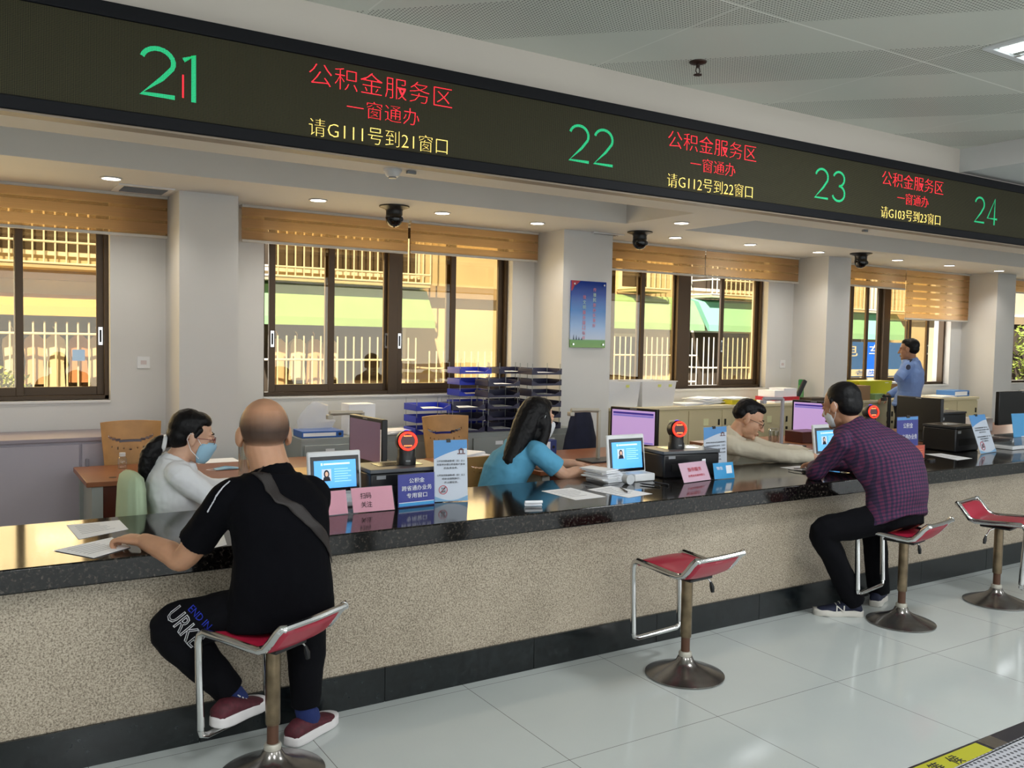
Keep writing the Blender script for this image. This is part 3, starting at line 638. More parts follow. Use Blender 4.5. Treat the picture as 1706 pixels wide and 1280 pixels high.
def tray(x, y, z, m, i, lab, first=[None, {}], pap=None):
    key = m.name
    if key not in first[1]:
        t = thing('letter_tray', lab, 'letter tray', (x, y, z), group='stacked letter trays')
        k = MB(); w, d, h = .155, .11, .052
        k.box(-w, w, -d, d, 0, .004).box(-w, -w + .005, -d, d, 0, h).box(w - .005, w, -d, d, 0, h).box(-w, w, d - .005, d, 0, h)
        k.prism([(-w, 0), (w, 0), (w, .042), (w * .78, .034), (w * .6, .018), (-w * .6, .018), (-w * .78, .034), (-w, .042)], -d, -d + .005, 'y')
        k.build('tray_body', m, t)
        [MB().tube([(sx_ * (w - .012), sy_ * (d - .012), .0), (sx_ * (w - .012), sy_ * (d - .012), .093)], .003, 6).build('riser_rod', steel, t) for sx_ in (-1, 1) for sy_ in (-1, 1)]
        first[1][key] = t
        return t
    t = dup(first[1][key], (x, y, z)); t['label'] = lab; return t
stk = [(3.215, 6.36, 3, blue_pl, 'front left'), (3.54, 6.36, 3, navy_pl, 'second from left'), (3.60 + .05 * 0, 6.60, 6, blue_pl, 'tall left'), (3.93, 6.36, 5, navy_pl, 'middle'), (4.30, 6.36, 6, navy_pl, 'tall right')]
stk = [(3.215, 6.36, 3, blue_pl, 'low blue stack at the left end'), (3.535, 6.36, 3, navy_pl, 'low navy stack beside the blue one'), (3.73, 6.595, 6, blue_pl, 'tall bright blue stack at the back'), (3.87, 6.36, 5, navy_pl, 'five-high navy stack in the middle'), (4.12, 6.60, 6, navy_pl, 'tall navy stack behind the middle one'), (4.30, 6.36, 6, navy_pl, 'tall navy stack beside the poster column')]
tag(MB((3.85, 6.72, 0)).box(-.8, .75, -.24, .22, 0, .862).build('back_ledge', steel), 'grey ledge under the window carrying the taller tray stacks', 'ledge')
ordn = ['lowest', 'second', 'third', 'fourth', 'fifth', 'topmost']
for sxi, sy_, n, m, lab in stk:
    for i in range(n):
        nm = 'topmost' if i == n - 1 else ordn[i]; zz = .863 + i * .0935
        tray(sxi, sy_, zz, m, i, '%s letter tray of the %s' % (nm, lab))
        if i == n - 1 or (i + n) % 2: tag(MB((sxi, sy_, zz + .005)).box(-.10, .10, -.09, .085, 0, .012).build('paper_stack', paper), 'sheets lying in the %s tray of the %s' % (nm, lab), 'paper')
# ------------------------------------------------------------------ things on cabinets
def box_thing(name, lab, cat, c, s, m, rz=0, bev=.003, group=None):
    o = MB((0, 0, 0)).box(-s[0] / 2, s[0] / 2, -s[1] / 2, s[1] / 2, 0, s[2]).build(name, m, bevel=bev); o.location = c; o.rotation_euler = (0, 0, rz)
    return tag(o, lab, cat, group)
def boxfile(lab, c, s, m, rz=0):
    t = thing('file_box', lab, 'file box', c, rz)
    MB().box(-s[0] / 2, s[0] / 2, -s[1] / 2, s[1] / 2, 0, s[2]).build('case', m, t, bevel=.004)
    MB().box(-s[0] / 2 + .01, s[0] / 2 - .06, -s[1] / 2 - .001, -s[1] / 2, .012, s[2] - .012).build('spine_label', paper, t)
    MB().lathe([(.001, 0), (.012, 0), (.012, .002), (.001, .002)], (s[0] / 2 - .03, -s[1] / 2 - .002, s[2] / 2), 14, 'y').build('finger_hole', black_pl, t)
blue_file = mat('blue_file', '2a62b4', .45)
boxfile('blue file box lying on the grey cabinet behind the first monitor', (2.34, 6.46, .863), (.32, .24, .05), blue_file, -.05)
k = MB(); k.loft([[Vector((math.cos(a) * r * 1.2 + dx, math.sin(a) * r * .7, z)) for a in [i * PI / 6 for i in range(12)]] for z, r, dx in ((0, .11, 0), (.06, .13, .01), (.12, .09, -.01), (.18, .07, .02), (.21, .02, .0))], caps=False)
p = k.build('plastic_bag', mat('thin_plastic', 'e4e8f2', .2, alpha=.3), smooth=True); p.location = (2.33, 6.5, .915); tag(p, 'crumpled clear plastic bag on top of the blue file box', 'bag')
t = thing('paper_box', 'white A4 paper box standing on the grey cabinet', 'box', (2.68, 6.5, .863)); MB().box(-.11, .11, -.08, .08, 0, .24).build('carton', paper, t, bevel=.002); text('A4', .06, .035, 'printed_text', ink, t, (-.03, -.081, .09))
def sheets(lab, x, y, z, n=5, s=(.3, .21), rz=0, name='paper_stack', m=paper, fold=0):
    k = MB()
    for i in range(n):
        R = Matrix.Rotation(rz + random.uniform(-.25, .25), 3, 'Z'); k.obox((random.uniform(-.02, .02), random.uniform(-.015, .015), .004 + i * .008), (s[0], s[1], .006), R)
    o = k.build(name, m); o.location = (x, y, z); return tag(o, lab, 'papers')
sheets('loose white papers on the grey cabinet, left of the blue trays', 2.93, 6.42, .863, 4, rz=.2)
sheets('messy pile of papers on the desk between the wooden chair and the woman in blue', 3.05, 5.45, .7505, 9, rz=.4)
sheets('white sheet on the desk behind the white notice', 2.62 + .2, 5.25, .7505, 1, rz=.1)
k = MB(); k.tube([(-.06, 0, .012), (0, .01, .014), (.08, 0, .012)], .011, 8); k.tube([(-.05, .03, .012), (.02, -.03, .013)], .006, 8); o = k.build('black_cable_bundle', black_pl, smooth=True); o.location = (3.42, 5.35, .7505); tag(o, 'tangle of black cable on the desk beside the papers', 'cable')
# clear bins with papers
binm = mat('frosted_bin', 'f2f5fa', .35, alpha=.62)
def bin_(x, w, lab, tabs):
    t = thing('storage_bin', lab, 'storage bin', (x, 6.68, 1.001)); k = MB(); d = .17; h = .24
    k.loft([[Vector((a * w * s / 2, b * d * s, z)) for a, b in ((-1, -1), (1, -1), (1, 1), (-1, 1))] for z, s in ((0, .9), (.004, .9), (h, 1), (h, 1.05), (h + .008, 1.05), (h + .008, .985), (.008, .88))], caps=False)
    k.box(-w * .44, w * .44, -d * .88, d * .88, 0, .006); k.build('tub', binm, t)
    k = MB()
    for i in range(11): a = (i - 5) / 5; k.obox((a * w * .33, 0, .055 + .02 * (1 - abs(a))), (.008, .26, .11 + .05 * (1 - abs(a))), Matrix.Rotation(a * .9, 3, 'Y'))
    k.build('papers_inside', mat('bin_paper', 'b9bcc8', .8), t)
    for tx in tabs: MB().box(tx - .02, tx + .02, -d * 1.0 - .004, -d * 1.0 - .002, .19, .215).build('yellow_note', mat('yellow_note', 'd8dc78', .7), t)
bin_(5.36, .42, 'frosted storage bin with papers and one yellow tag, left one', (.05,)); bin_(5.81, .44, 'frosted storage bin with papers and two yellow tags, right one', (.0, .14))
def atc(px, py, z=1.001): return atz(px, py, z)
sheets('thin white booklets on the cream cabinet right of the bins', 6.22, 6.58, 1.001, 3, (.3, .2), .1)
sheets('thick leaning stack of documents on the cream cabinet', 6.55, 6.66, 1.001, 8, (.36, .24), .3)
tt = box_thing('yellow_tray', 'yellow plastic tray on the cream cabinet behind the clerk in beige', 'tray', (6.93, 6.58, 1.001), (.36, .26, .045), mat('yellow_plastic', 'c9bd1c', .4))
sheets('white papers lying on the yellow tray', 6.93, 6.6, 1.048, 2, (.34, .2), .05)
t = thing('letter_box_red', 'open red and white carton with papers on the cream cabinet', 'box', (7.62, 6.62, 1.001), .05)
k = MB(); k.box(-.21, .21, -.13, .13, 0, .06); k.m(1).box(-.215, .215, -.135, .135, .0, .02).box(-.2, -.05, -.12, .1, .06, .13).box(-.02, .2, -.1, .1, .06, .15); k.build('carton', [mat('red_carton', 'c02a38', .5), paper], t)
t = thing('heavy_stapler', 'black long-arm stapler standing open beside the red carton', 'stapler', (7.93, 6.6, 1.001), -.2)
k = MB(); k.box(-.1, .1, -.03, .03, 0, .02); k.build('base', black_pl, t, bevel=.004); MB().obox((.03, 0, .12), (.05, .035, .26), Matrix.Rotation(.5, 3, 'Y')).build('arm', black_pl, t, bevel=.01)
t = thing('spray_can', 'green capped spray can against the wall beside the third column', 'can', (8.12, 6.72, 1.001)); MB().lathe([(.001, 0), (.033, 0), (.033, .16), (.028, .175), (.001, .175)], n=20).build('can_body', mat('can_green', '5f9a58', .35, noise=.3, nscale=30), t, smooth=True)
MB().lathe([(.001, .17), (.03, .17), (.03, .225), (.024, .235), (.001, .235)], n=20).build('cap', mat('cap_green', '18803a', .4), t, smooth=True)
box_thing('dark_folder', 'flat dark brown folder box in front of the third column', 'folder', (8.1, 6.5, 1.001), (.32, .16, .045), mat('brown_folder', '4a4036', .6))
box_thing('cardboard_box', 'brown cardboard box right of the third column', 'box', (8.86, 6.55, 1.001), (.28, .2, .17), mat('cardboard', '9a7a58', .8))
k = MB(); k.loft([[Vector((a * w, b * .13, z)) for a, b in ((-1, -.8), (-.4, -1), (.3, -.9), (1, -1), (1, 1), (-1, 1))] for z, w in ((0, .24), (.06, .27), (.15, .28), (.2, .3), (.215, .29))]); o = k.build('yellow_bag', mat('yellow_bag', 'c6c814', .5), smooth=True); o.location = (9.28, 6.7, 1.001); tag(o, 'bright yellow bag on the cream cabinet left of the guard', 'bag')
box_thing('green_box', 'small pale green carton in front of the yellow bag', 'box', (9.2, 6.5, 1.001), (.18, .08, .07), mat('pale_green', '88ac7c', .6))
box_thing('cardboard_box', 'brown carton behind the guard at the window', 'box', (9.78, 6.78, 1.001), (.36, .2, .17), mat('cardboard', '9a7a58', .8))
sheets('sheaf of white papers on top of the brown carton beside the guard', 9.7, 6.72, 1.173, 3, (.5, .24), .1)
boxfile('blue file box on the cream cabinet right of the guard', (11.0, 6.66, 1.001), (.4, .24, .075), mat('light_blue_file', '4f86cc', .45), .1)
sheets('white papers at the guard end of the cream cabinet', 10.6, 6.6, 1.001, 2, (.4, .26), .1)
# black cabinet items at the far right window
steelcab('grey cabinet under the far right window', 12.2, 13.8, 6.4, 6.9, 1.0, 3)
t = thing('desk_telephone', 'dark telephone on the cabinet under the far right window', 'telephone', (12.75, 6.6, 1.001)); MB().box(-.1, .1, -.1, .1, 0, .05).build('base', dark_grey, t, bevel=.01); MB().tube([(-.08, 0, .06), (-.05, 0, .085), (.05, 0, .085), (.08, 0, .06)], .02, 8).build('handset', black_pl, t, smooth=True)
# navy coat on a chair back, navy binder
t = thing('draped_chair', 'chair with a dark navy coat hanging on it behind the document camera', 'chair', (4.45, 5.95, 0))
[MB().tube([(x, y, 0), (x, y, .45)], .016, 8).build('leg', wood_light, t, smooth=True) for x in (-.17, .17) for y in (-.02, .32)]; MB().box(-.2, .2, -.04, .36, .43, .46).build('seat', wood_light, t, bevel=.01)
k = MB(); k.loft([[Vector((math.cos(a) * w + .01 * math.sin(a * 7 + z * 9), math.sin(a) * d, z)) for a in [i * PI / 16 for i in range(32)]] for z, w, d in ((.35, .2, .1), (.55, .2, .11), (.8, .15, .1), (.95, .11, .08), (1.03, .08, .06), (1.05, .02, .02))]); k.build('navy_coat', mat('navy_cloth', '1b2036', .9, noise=.2, nscale=8), t, smooth=True)
boxfile('navy box file standing on the desk behind the woman in blue', (3.78, 5.6, .7505), (.3, .08, .11), mat('navy_file', '2a3a78', .45), 0)
# ------------------------------------------------------------------ column poster, outlets
t = thing('wall_poster', 'blue glass poster with vertical red and white writing on the second column', 'poster', (4.905, 6.495, 1.565))
def poster_mat():
    m, N, L, P = nt('poster_print'); tc = N.new('ShaderNodeTexCoord'); sp = N.new('ShaderNodeSeparateXYZ'); L.new(tc.outputs['Generated'], sp.inputs[0])
    r = N.new('ShaderNodeValToRGB'); e = r.color_ramp.elements; e[0].position = 0; e[0].color = lin('6c9c3c'); e[1].position = 1; e[1].color = lin('1c3a94')
    for p_, c in ((.11, '5f9a44'), (.13, 'b4c4dc'), (.3, '8fb0dc'), (.55, '2f76c0'), (.8, '1c46a4')): q = e.new(p_); q.color = lin(c)
    L.new(sp.outputs['Z'], r.inputs[0]); L.new(r.outputs[0], P.inputs['Base Color']); P.inputs['Roughness'].default_value = .08; return m
MB().box(-.2, .2, -.012, 0, 0, .605).build('printed_panel', poster_mat(), t, bevel=.001)
k = MB(); k.prism([(-.2, .605), (-.1, .605), (-.14, .57), (-.165, .56), (-.185, .52), (-.2, .51)], -.014, -.0125, 'y'); k.build('corner_emblem', mat('poster_red', 'b03a4c', .5), t)
pr = [mat('poster_pink', 'e08a9a', .5), mat('poster_pale', 'b9d8c8', .5)]
for col, (x0, z1, s) in enumerate(((.065, .53, '传播民意办实事好'), (-.05, .46, '做文明服务窗口标杆'))):
    for i, ch in enumerate(s): text(ch, .034, .036, 'poster_character', pr[1 if i in (1, 2) else 0], t, (x0, -.0135, z1 - i * .0465))
k = MB(); [k.prism([(-.17 + i * .03, .07), (-.155 + i * .03, .07), (-.1625 + i * .03, .07 + h)], -.0135, -.0125, 'y') for i, h in enumerate((.05, .045, .03, .02))]; k.build('tree_print', mat('poster_dark', '24405c', .6), t)
k = MB(); [k.lathe([(.001, 0), (.009, 0), (.009, .005), (.001, .005)], (x, -.018, z), 12, 'y') for x in (-.17, .17) for z in (.03, .575)]; k.build('mount_studs', chrome, t)
for (px, py), Y, lab in (((239, 604), YW, 'white double wall socket right of the leftmost window'), ((1303, 607), YW, 'white switch plate right of the third window')):
    p = at(px, py, Y); t = thing('wall_socket', lab, 'socket', (p.x, Y, p.z)); MB().box(-.045, .045, -.008, 0, -.045, .045).build('plate', white_plain, t, bevel=.003); MB().box(-.02, .02, -.010, -.007, -.015, .015).build('insert', mat('socket_insert', 'd0c4c4', .5), t)
# ------------------------------------------------------------------ monitors, document cameras
scr_v = mat('screen_violet', 'b89cc0', .3, emit='b090c8', es=.85); scr_dim = mat('screen_dim', '6a5468', .25, emit='70586c', es=.35)
def monitor(lab, P, Q, hgt, scr, dz=.75, rows=True, stand=True):
    w = (Vector(Q) - Vector(P)).length; rz = math.atan2(Q[1] - P[1], Q[0] - P[0]); c = (Vector(P) + Vector(Q)) / 2
    t = thing('monitor', lab, 'monitor', (c.x, c.y, dz), rz); zt = c.z - dz; zb = zt - hgt
    MB().box(-w / 2, w / 2, -.005, .035, zb, zt).build('housing', black_pl, t, bevel=.006)
    if scr:
        s = MB().box(-w / 2 + .02, w / 2 - .02, -.008, -.005, zb + .03, zt - .02).build('screen', scr, t)
        if rows:
            k = MB(); W2 = w - .06
            k.box(-W2 / 2, W2 / 2, -.0095, -.008, zt - .052, zt - .036).build('title_bar', mat('ui_indigo', '3c2c80', .5, emit='40309a', es=.5), s); k = MB()
            k.box(-W2 / 2, W2 / 2, -.0095, -.008, zt - .07, zt - .056); ub = mat('ui_blue', '8078c0', .5, emit='8478c8', es=.6); k.build('tool_bar', ub, s); MB().box(-W2 / 2, W2 / 2, -.0095, -.008, zb + .035, zb + .045).build('task_bar', ub, s)
    MB().box(-.03, .03, -.0065, -.005, zt - .013, zt - .006).build('maker_badge', grey_pl, t)
    if stand:
        MB().prism([(-.03, 0), (.03, 0), (.025, zb + .1), (-.025, zb + .1)], .035, .05, 'y').build('neck', black_pl, t)
        MB().box(-.12, .12, -.06, .12, 0, .012).build('foot', black_pl, t, bevel=.004)
    return t
P = at(583, 690, 5.45); t = monitor('dark monitor seen almost edge-on behind the first reader screen', P, atz(638, 700, P.z), .30, scr_dim, rows=False)
w = (Vector(atz(638, 700, P.z)) - P).length
k = MB().box(w / 2 - .014, w / 2 - .001, -.0105, -.0095, .03, P.z - .75 - .06).build('sticker_strip', paper, t)
P = at(1017.6, 677, 5.55); monitor('monitor with violet screen behind the second reader screen', P, atz(1095.7, 682.6, P.z), .31, scr_v)
P = at(1320.3, 666, 5.7); monitor('monitor with violet screen between the clerk and the man in the checked shirt', P, atz(1393, 670.5, P.z), .33, scr_v)
box_thing('monitor_riser', 'dark reddish wooden riser behind the lidded cup of iced drink', 'riser', Vector((at(1340, 742, 5.35).x, 5.35, .7505)), (.3, .2, .10), wood_dark)
P = at(1495, 659, 5.2); monitor('monitor turned away showing its dark brown front, right of the checked shirt', P, atz(1569, 665, P.z), .31, None)
P = at(1665, 653, 4.75); monitor('large black monitor cut off by the right edge of the picture', P, atz(1740, 650, P.z), .33, None)
def doccam(lab, x, y, h, arm, m, dz=.75, base=True):
    t = thing('document_camera', lab, 'document camera', (x, y, dz)); a = Vector(arm)
    MB().box(-.012, .012, -.012, .012, .012, h).build('post', m, t, bevel=.003)
    if base: MB().box(-.16, .16, -.14, .06, 0, .012).build('base_plate', dark_grey, t, bevel=.003)
    k = MB(); k.tube([(0, 0, h - .005), a * .5 + Vector((0, 0, h)), a + Vector((0, 0, h))], [.018, .016, .02], 4, up=(0, 0, 1)); k.build('arm', m, t, bevel=.003)
    MB().box(a.x - .02, a.x + .02, a.y - .02, a.y + .02, h - .04, h - .01).build('camera_head', m, t, bevel=.004)
    return t
beige_al = mat('beige_aluminium', 'b4b0a4', .35, .3)
p = at(604, 687, 5.8); doccam('beige document camera arm reaching left above the first monitor', p.x, 5.8, p.z - .75, (-.25, -.02, 0), beige_al)
p = at(998, 683, 5.15); doccam('grey document camera on a tall post behind the woman in blue', p.x, 5.15, p.z - .75, (-.24, .02, 0), beige_al)
p = at(1304, 664, 5.2); doccam('grey document camera beside the clerk in the beige shirt', p.x, 5.2, p.z - .75, (-.24, 0, 0), mat('light_grey_post', 'a8a8b0', .4))
p = at(1482, 659, 5.1); doccam('black document camera right of the man in the checked shirt', p.x, 5.1, p.z - .75, (-.2, -.08, 0), black_pl)
# bottle, tumblers, mask, sheet on the desks
def bottle(lab, p, s=1, liquid=None, cap=white_plain, name='water_bottle', prof=None, lidz=.095):
    t = thing(name, lab, 'bottle', p); prof = prof or [(.001, 0), (.026, 0), (.028, .01), (.028, .06), (.022, .075), (.016, .08), (.016, .09)]
    MB().lathe([(r * s, z * s) for r, z in prof], n=20).build('bottle_body', glass('bottle_glass', (.93, .94, .93), .12), t, smooth=True)
    if liquid: MB().lathe([(.001, .006 * s), (.024 * s, .006 * s), (.024 * s, .05 * s), (.001, .05 * s)], n=18).build('contents', liquid, t, smooth=True)
    MB().lathe([(.001, .08 * s), (.019 * s, .08 * s), (.019 * s, .103 * s), (.001, .105 * s)], n=20).build('cap', cap, t, smooth=True)
bottle('small clear bottle with white cap on the left brown desk', atz(204, 781, .7505))
def tumbler(lab, p, h=.2, r=.035, liq=None, cat='tumbler'):
    t = thing('tumbler', lab, cat, p); MB().lathe([(.001, 0), (r, 0), (r, .004), (r * 1.08, h), (r * 1.0, h), (r * .94, .006), (.001, .006)], n=24).build('cup', glass('bottle_glass', (.93, .94, .93), .12), t, smooth=True)
    if liq: MB().lathe([(.001, .008), (r * .9, .008), (r * .94, h * .4), (.001, h * .4)], n=24).build('drink', liq, t, smooth=True)
    MB().lathe([(r * 1.09, h), (r * 1.12, h + .004), (r * .9, h + .02), (.001, h + .022)], n=24).build('lid', glass('bottle_glass'), t, smooth=True)
tumbler('tall clear tumbler in front of the woman in white, beside the bald head', atz(407, 793, .7505), .24)
tumbler('lidded plastic cup of brown iced drink beside the clerk in beige', atz(1288, 752, .7505), .17, .04, mat('cold_tea', '6a4426', .3))
t = thing('face_mask', 'pale blue face mask lying on the desk behind the woman in white', 'mask', atz(378, 782, .7505), .1); MB().loft([[Vector((x, y * .035, z)) for x, y, z in ((-.08, -1, .003), (0, -1.1, .012), (.08, -1, .003), (.08, 1, .003), (0, 1.1, .012), (-.08, 1, .003))], [Vector((x * .97, y * .03, z + .004)) for x, y, z in ((-.08, -1, .003), (0, -1.1, .014), (.08, -1, .003), (.08, 1, .003), (0, 1.1, .014), (-.08, 1, .003))]]).build('mask_panel', mat('mask_blue', '9cc4dc', .8), t)
MB().tube([(-.08, -.03, .004), (-.12, -.01, .004), (-.13, .015, .004), (-.08, .03, .004)], .0015, 6).build('ear_loop', paper, t)
tag(MB(atz(360, 768, .7505)).box(-.14, .14, -.1, .1, 0, .002).build('paper_sheet', paper), 'white sheet on the brown desk behind the woman in white', 'paper')
def V3_(*a): return Vector(a)
# ------------------------------------------------------------------ things on the counter
CZ = .8006
def sheet(lab, pts, z=CZ, m=paper, name='paper_sheet', lines=6, curl=0):
    q = [atz(x, y, z) for x, y in pts]; c = sum(q, Vector()) / 4; t = thing(name, lab, 'paper', (c.x, c.y, z))
    n = 6; k = MB()
    def P(u, v, dz): a = q[0].lerp(q[1], u); b = q[3].lerp(q[2], u); r = a.lerp(b, v) - c; r.z = dz + curl * (2 * u - 1) ** 2 * .5 * (1 - v); return r
    for i in range(n):
        for j in range(n):
            u0, u1, v0, v1 = i / n, (i + 1) / n, j / n, (j + 1) / n
            k.add([P(u0, v0, 0), P(u1, v0, 0), P(u1, v1, 0), P(u0, v1, 0), P(u0, v0, .0008), P(u1, v0, .0008), P(u1, v1, .0008), P(u0, v1, .0008)], [(0, 1, 2, 3), (4, 5, 6, 7)] + [(a, b, b + 4, a + 4) for a, b, ok in ((0, 1, j == 0), (1, 2, i == n - 1), (2, 3, j == n - 1), (3, 0, i == 0)) if ok])
    k.build('sheet', m, t)
    if lines:
        k = MB()
        for r in range(lines):
            v = .16 + .66 * r / lines; e = .55 + .35 * random.random()
            k.add([P(.12, v, .0012), P(e, v, .0012), P(e, v + .018, .0012), P(.12, v + .018, .0012)], [(0, 1, 2, 3)])
        k.build('print_lines', ink_g, t)
    return t
sheet('printed white form under the bald man\'s fingers, farther of two', [(111, 875.5), (199, 867), (214, 882), (131, 899)])
sheet('white form at the left end of counter, nearer of two by the hand', [(89.5, 917.6), (186.5, 895.7), (218, 912), (156, 930)], CZ + .0012)
sheet('white form in the middle of the counter beside the paper curl', [(902, 818.5), (951, 813), (1009, 828), (959, 833.6)])
sheet('white form with a pen on it in front of the second reader', [(978, 816), (1017, 810), (1087, 823), (1047, 829.6)])
sheet('white slip in front of the man in the checked shirt', [(1299.5, 779), (1333, 776.6), (1377, 785.5), (1357, 789)])
sheet('blank white form in front of the black printer on the right', [(1541, 756.7), (1568, 755.8), (1620, 764), (1595, 767)])
sheet('white note with pink edge under the bald man\'s arm', [(340, 893), (372, 888), (378, 908), (346, 916)], m=paper)
k = MB(); n = 22; r = .016
ring = [(math.cos(a) * (r - .0006 * i) , math.sin(a) * (r - .0006 * i) + r) for i, a in enumerate([(-PI / 2) + 2 * PI * 1.15 * j / n for j in range(n + 1)])]
out = ring + [(x * .93, (z - r) * .93 + r) for x, z in reversed(ring)]
k.prism(out, -.045, .045, 'y'); o = k.build('curled_slip', paper, smooth=True); o.location = atz(889, 843, CZ + .001); o.rotation_euler = (0, 0, 1.25); tag(o, 'small curled white slip of paper at the counter edge', 'paper')
def pen(lab, a, b, m=black_pl, z=CZ + .002):
    A, B = atz(*a, z + .004), atz(*b, z + .004); c = (A + B) / 2; t = thing('pen', lab, 'pen', (c.x, c.y, z)); d = B - A; z_ = Vector((0, 0, .004))
    MB().tube([A - c + z_ * 0, A - c + d * .12, A - c + d * .9], [.0015, .004, .004], 10).build('barrel', m, t, smooth=True); MB().tube([A - c + d * .6, B - c], [.005, .0048], 10).build('cap', dark_grey, t, smooth=True)
    for q in kids(t): q.location.z = .0045
pen('black pen lying on the white form near second reader', (1033, 812), (1044.5, 820))
pen('black chained pen beside the roll of tape', (1066, 806), (1100, 810)); pen('dark pen resting in front of the white reader base', (1088, 803), (1114, 808))
def organiser(lab, p):
    t = thing('eyeglasses', lab, 'glasses', p, .3)
    for s in (-1, 1): MB().lathe([(.018, 0), (.022, 0), (.022, .012), (.018, .012)], (s * .027, 0, 0), 18).build('lens_rim', black_pl, t, smooth=True)
    MB().box(-.006, .006, -.003, .003, .004, .01).build('bridge', black_pl, t)
    for s in (-1, 1): MB().tube([(s * .048, 0, .008), (s * .05, .06, .008), (s * .045, .11, .004)], .0025, 6).build('temple', black_pl, t)
organiser('folded black glasses on the white slip near checked shirt elbow', atz(1345, 786, CZ + .002)); organiser('small black glasses in front of orange card', atz(1551, 768, CZ))
# reader screens (white bezel, blue page with an ID picture)
scr_b = mat('screen_blue', '4a9fe0', .25, emit='58a8ec', es=.95)
def reader(lab, PL, PR, w, h, dz, base=True):
    # PL, PR top corners in the world; stands on the counter
    c = (Vector(PL) + Vector(PR)) / 2; rz = math.atan2(PR[1] - PL[1], PR[0] - PL[0])
    t = thing('reader_terminal', lab, 'card reader', (c.x, c.y + .02, CZ), rz); zt = c.z - CZ
    R = Matrix.Rotation(-.16, 4, 'X'); o = (0, -.02 - .0, zt - h * math.cos(.16)); Rm = Matrix.Translation(Vector((0, -.02, zt - h))) @ Matrix.Rotation(-.13, 4, 'X')
    def L(mb): mb.M = Rm; return mb
    L(MB()).box(-w / 2, w / 2, 0, .02, 0, h).build('white_bezel', white_plain, t, bevel=.008)
    L(MB()).box(-w / 2 + .014, w / 2 - .014, -.003, .001, .012, h - .025).build('black_border', mat('gloss_black', '08090c', .15), t)
    s = L(MB()).box(-w / 2 + .03, w / 2 - .03, -.005, -.003, .03, h - .045).build('screen', scr_b, t)
    sw = w / 2 - .03; z1 = h - .045
    wh = mat('ui_white', 'cfe4f6', .5, emit='d0e6fa', es=.9)
    k = L(MB()); k.box(-sw * .55, sw * .7, -.0062, -.005, z1 - .022, z1 - .014).box(-sw * .68, -sw * .6, -.0062, -.005, z1 - .024, z1 - .012); k.build('headline', wh, s)
    k = L(MB()); k.box(-sw * .65, -sw * .2, -.0062, -.005, z1 - .1, z1 - .042).build('id_photo', mat('ui_grey', 'b4c4d4', .5, emit='b8c8d8', es=.8), s)
    k = L(MB()); cx = -sw * .425; k.ell((cx, -.0063, z1 - .066), (.014, .0008, .02), 14); k.prism([(cx - .02, z1 - .1), (cx + .02, z1 - .1), (cx + .014, z1 - .08), (cx - .014, z1 - .08)], -.0068, -.0062, 'y'); k.build('portrait_hair', mat('ui_dark', '1c1c2c', .6), s)
    k = L(MB()); k.ell((cx, -.0072, z1 - .066), (.008, .0008, .012), 12); k.build('portrait_face', mat('ui_skin', 'e0b8a0', .6, emit='e0b8a0', es=.5), s)
    k = L(MB())
    for i in range(6): k.box(-sw * .05, sw * (.75 if i % 2 else .6), -.0062, -.005, z1 - .046 - i * .012, z1 - .041 - i * .012)
    k.build('text_rows', mat('ui_pale', '8cc4f0', .5, emit='90c8f4', es=.9), s)
    if base:
        MB().prism([(-w * .48, .0), (w * .48, 0), (w * .45, zt - h + .03), (-w * .45, zt - h + .03)], -.005, .07, 'y').build('pedestal', white_plain, t, bevel=.006)
        MB().box(-w * .4, w * .5, -.08, .09, 0, .03).build('base', white_plain, t, bevel=.008)
    return t
PL, PR = at(514.7, 754.5, 4.08), at(604, 749.5, 4.08); reader('white reader with blue screen to the right of the bald man', PL, PR, (PR - PL).length, .21, 0)
PL, PR = at(1016, 725.7, 4.12), at(1078, 723, 4.12); reader('white reader with blue screen in front of the woman in blue', PL, PR, (PR - PL).length, .235, 0)
PL, PR = at(1360, 708, 4.15), at(1407, 706, 4.15); reader('white reader with blue screen partly hidden by the checked shirt', PL, PR, (PR - PL).length, .22, 0)
# printers
def printer(lab, c, rz, w, d, h, slot=True):
    t = thing('printer', lab, 'printer', c, rz)
    MB().box(-w / 2, w / 2, -d / 2, d / 2, 0, h - .02).build('body', black_pl, t, bevel=.01)
    k = MB(); k.box(-w / 2 - .003, w / 2 + .003, -d / 2 - .003, d / 2 + .003, h - .02, h); k.build('top_panel', dark_grey if not slot else mat('printer_grey', '55585c', .4), t, bevel=.004)
    MB().box(-w * .3, w * .3, -d * .15, d * .3, h, h + .002).build('output_recess', mat('gloss_black', '08090c', .15), t)
    MB().box(-w * .36, w * .36, -d / 2 - .004, -d / 2, h * .25, h * .5).build('paper_slot', mat('slot_black', '050506', .6), t)
    MB().box(-w * .42, -w * .3, -d / 2 - .003, -d / 2, h * .72, h * .82).build('badge', grey_pl, t)
a = at(607, 779, 4.0); h1 = a.z - CZ
printer('black printer carrying the first red scanner, behind the blue notice', (1.925, 4.13, CZ), -.04, .40, .26, .175)
printer('black printer carrying the second red scanner, with white sticker', (3.86, 4.12, CZ), -.12, .42, .26, .165)
printer('big black printer on the right end of the counter', (6.87, 4.16, CZ), .02, .34, .28, .205, slot=False)
printer('black printer behind, on the desk past the big black one', (8.1, 5.1, .7505), .05, .5, .4, .26, slot=False)
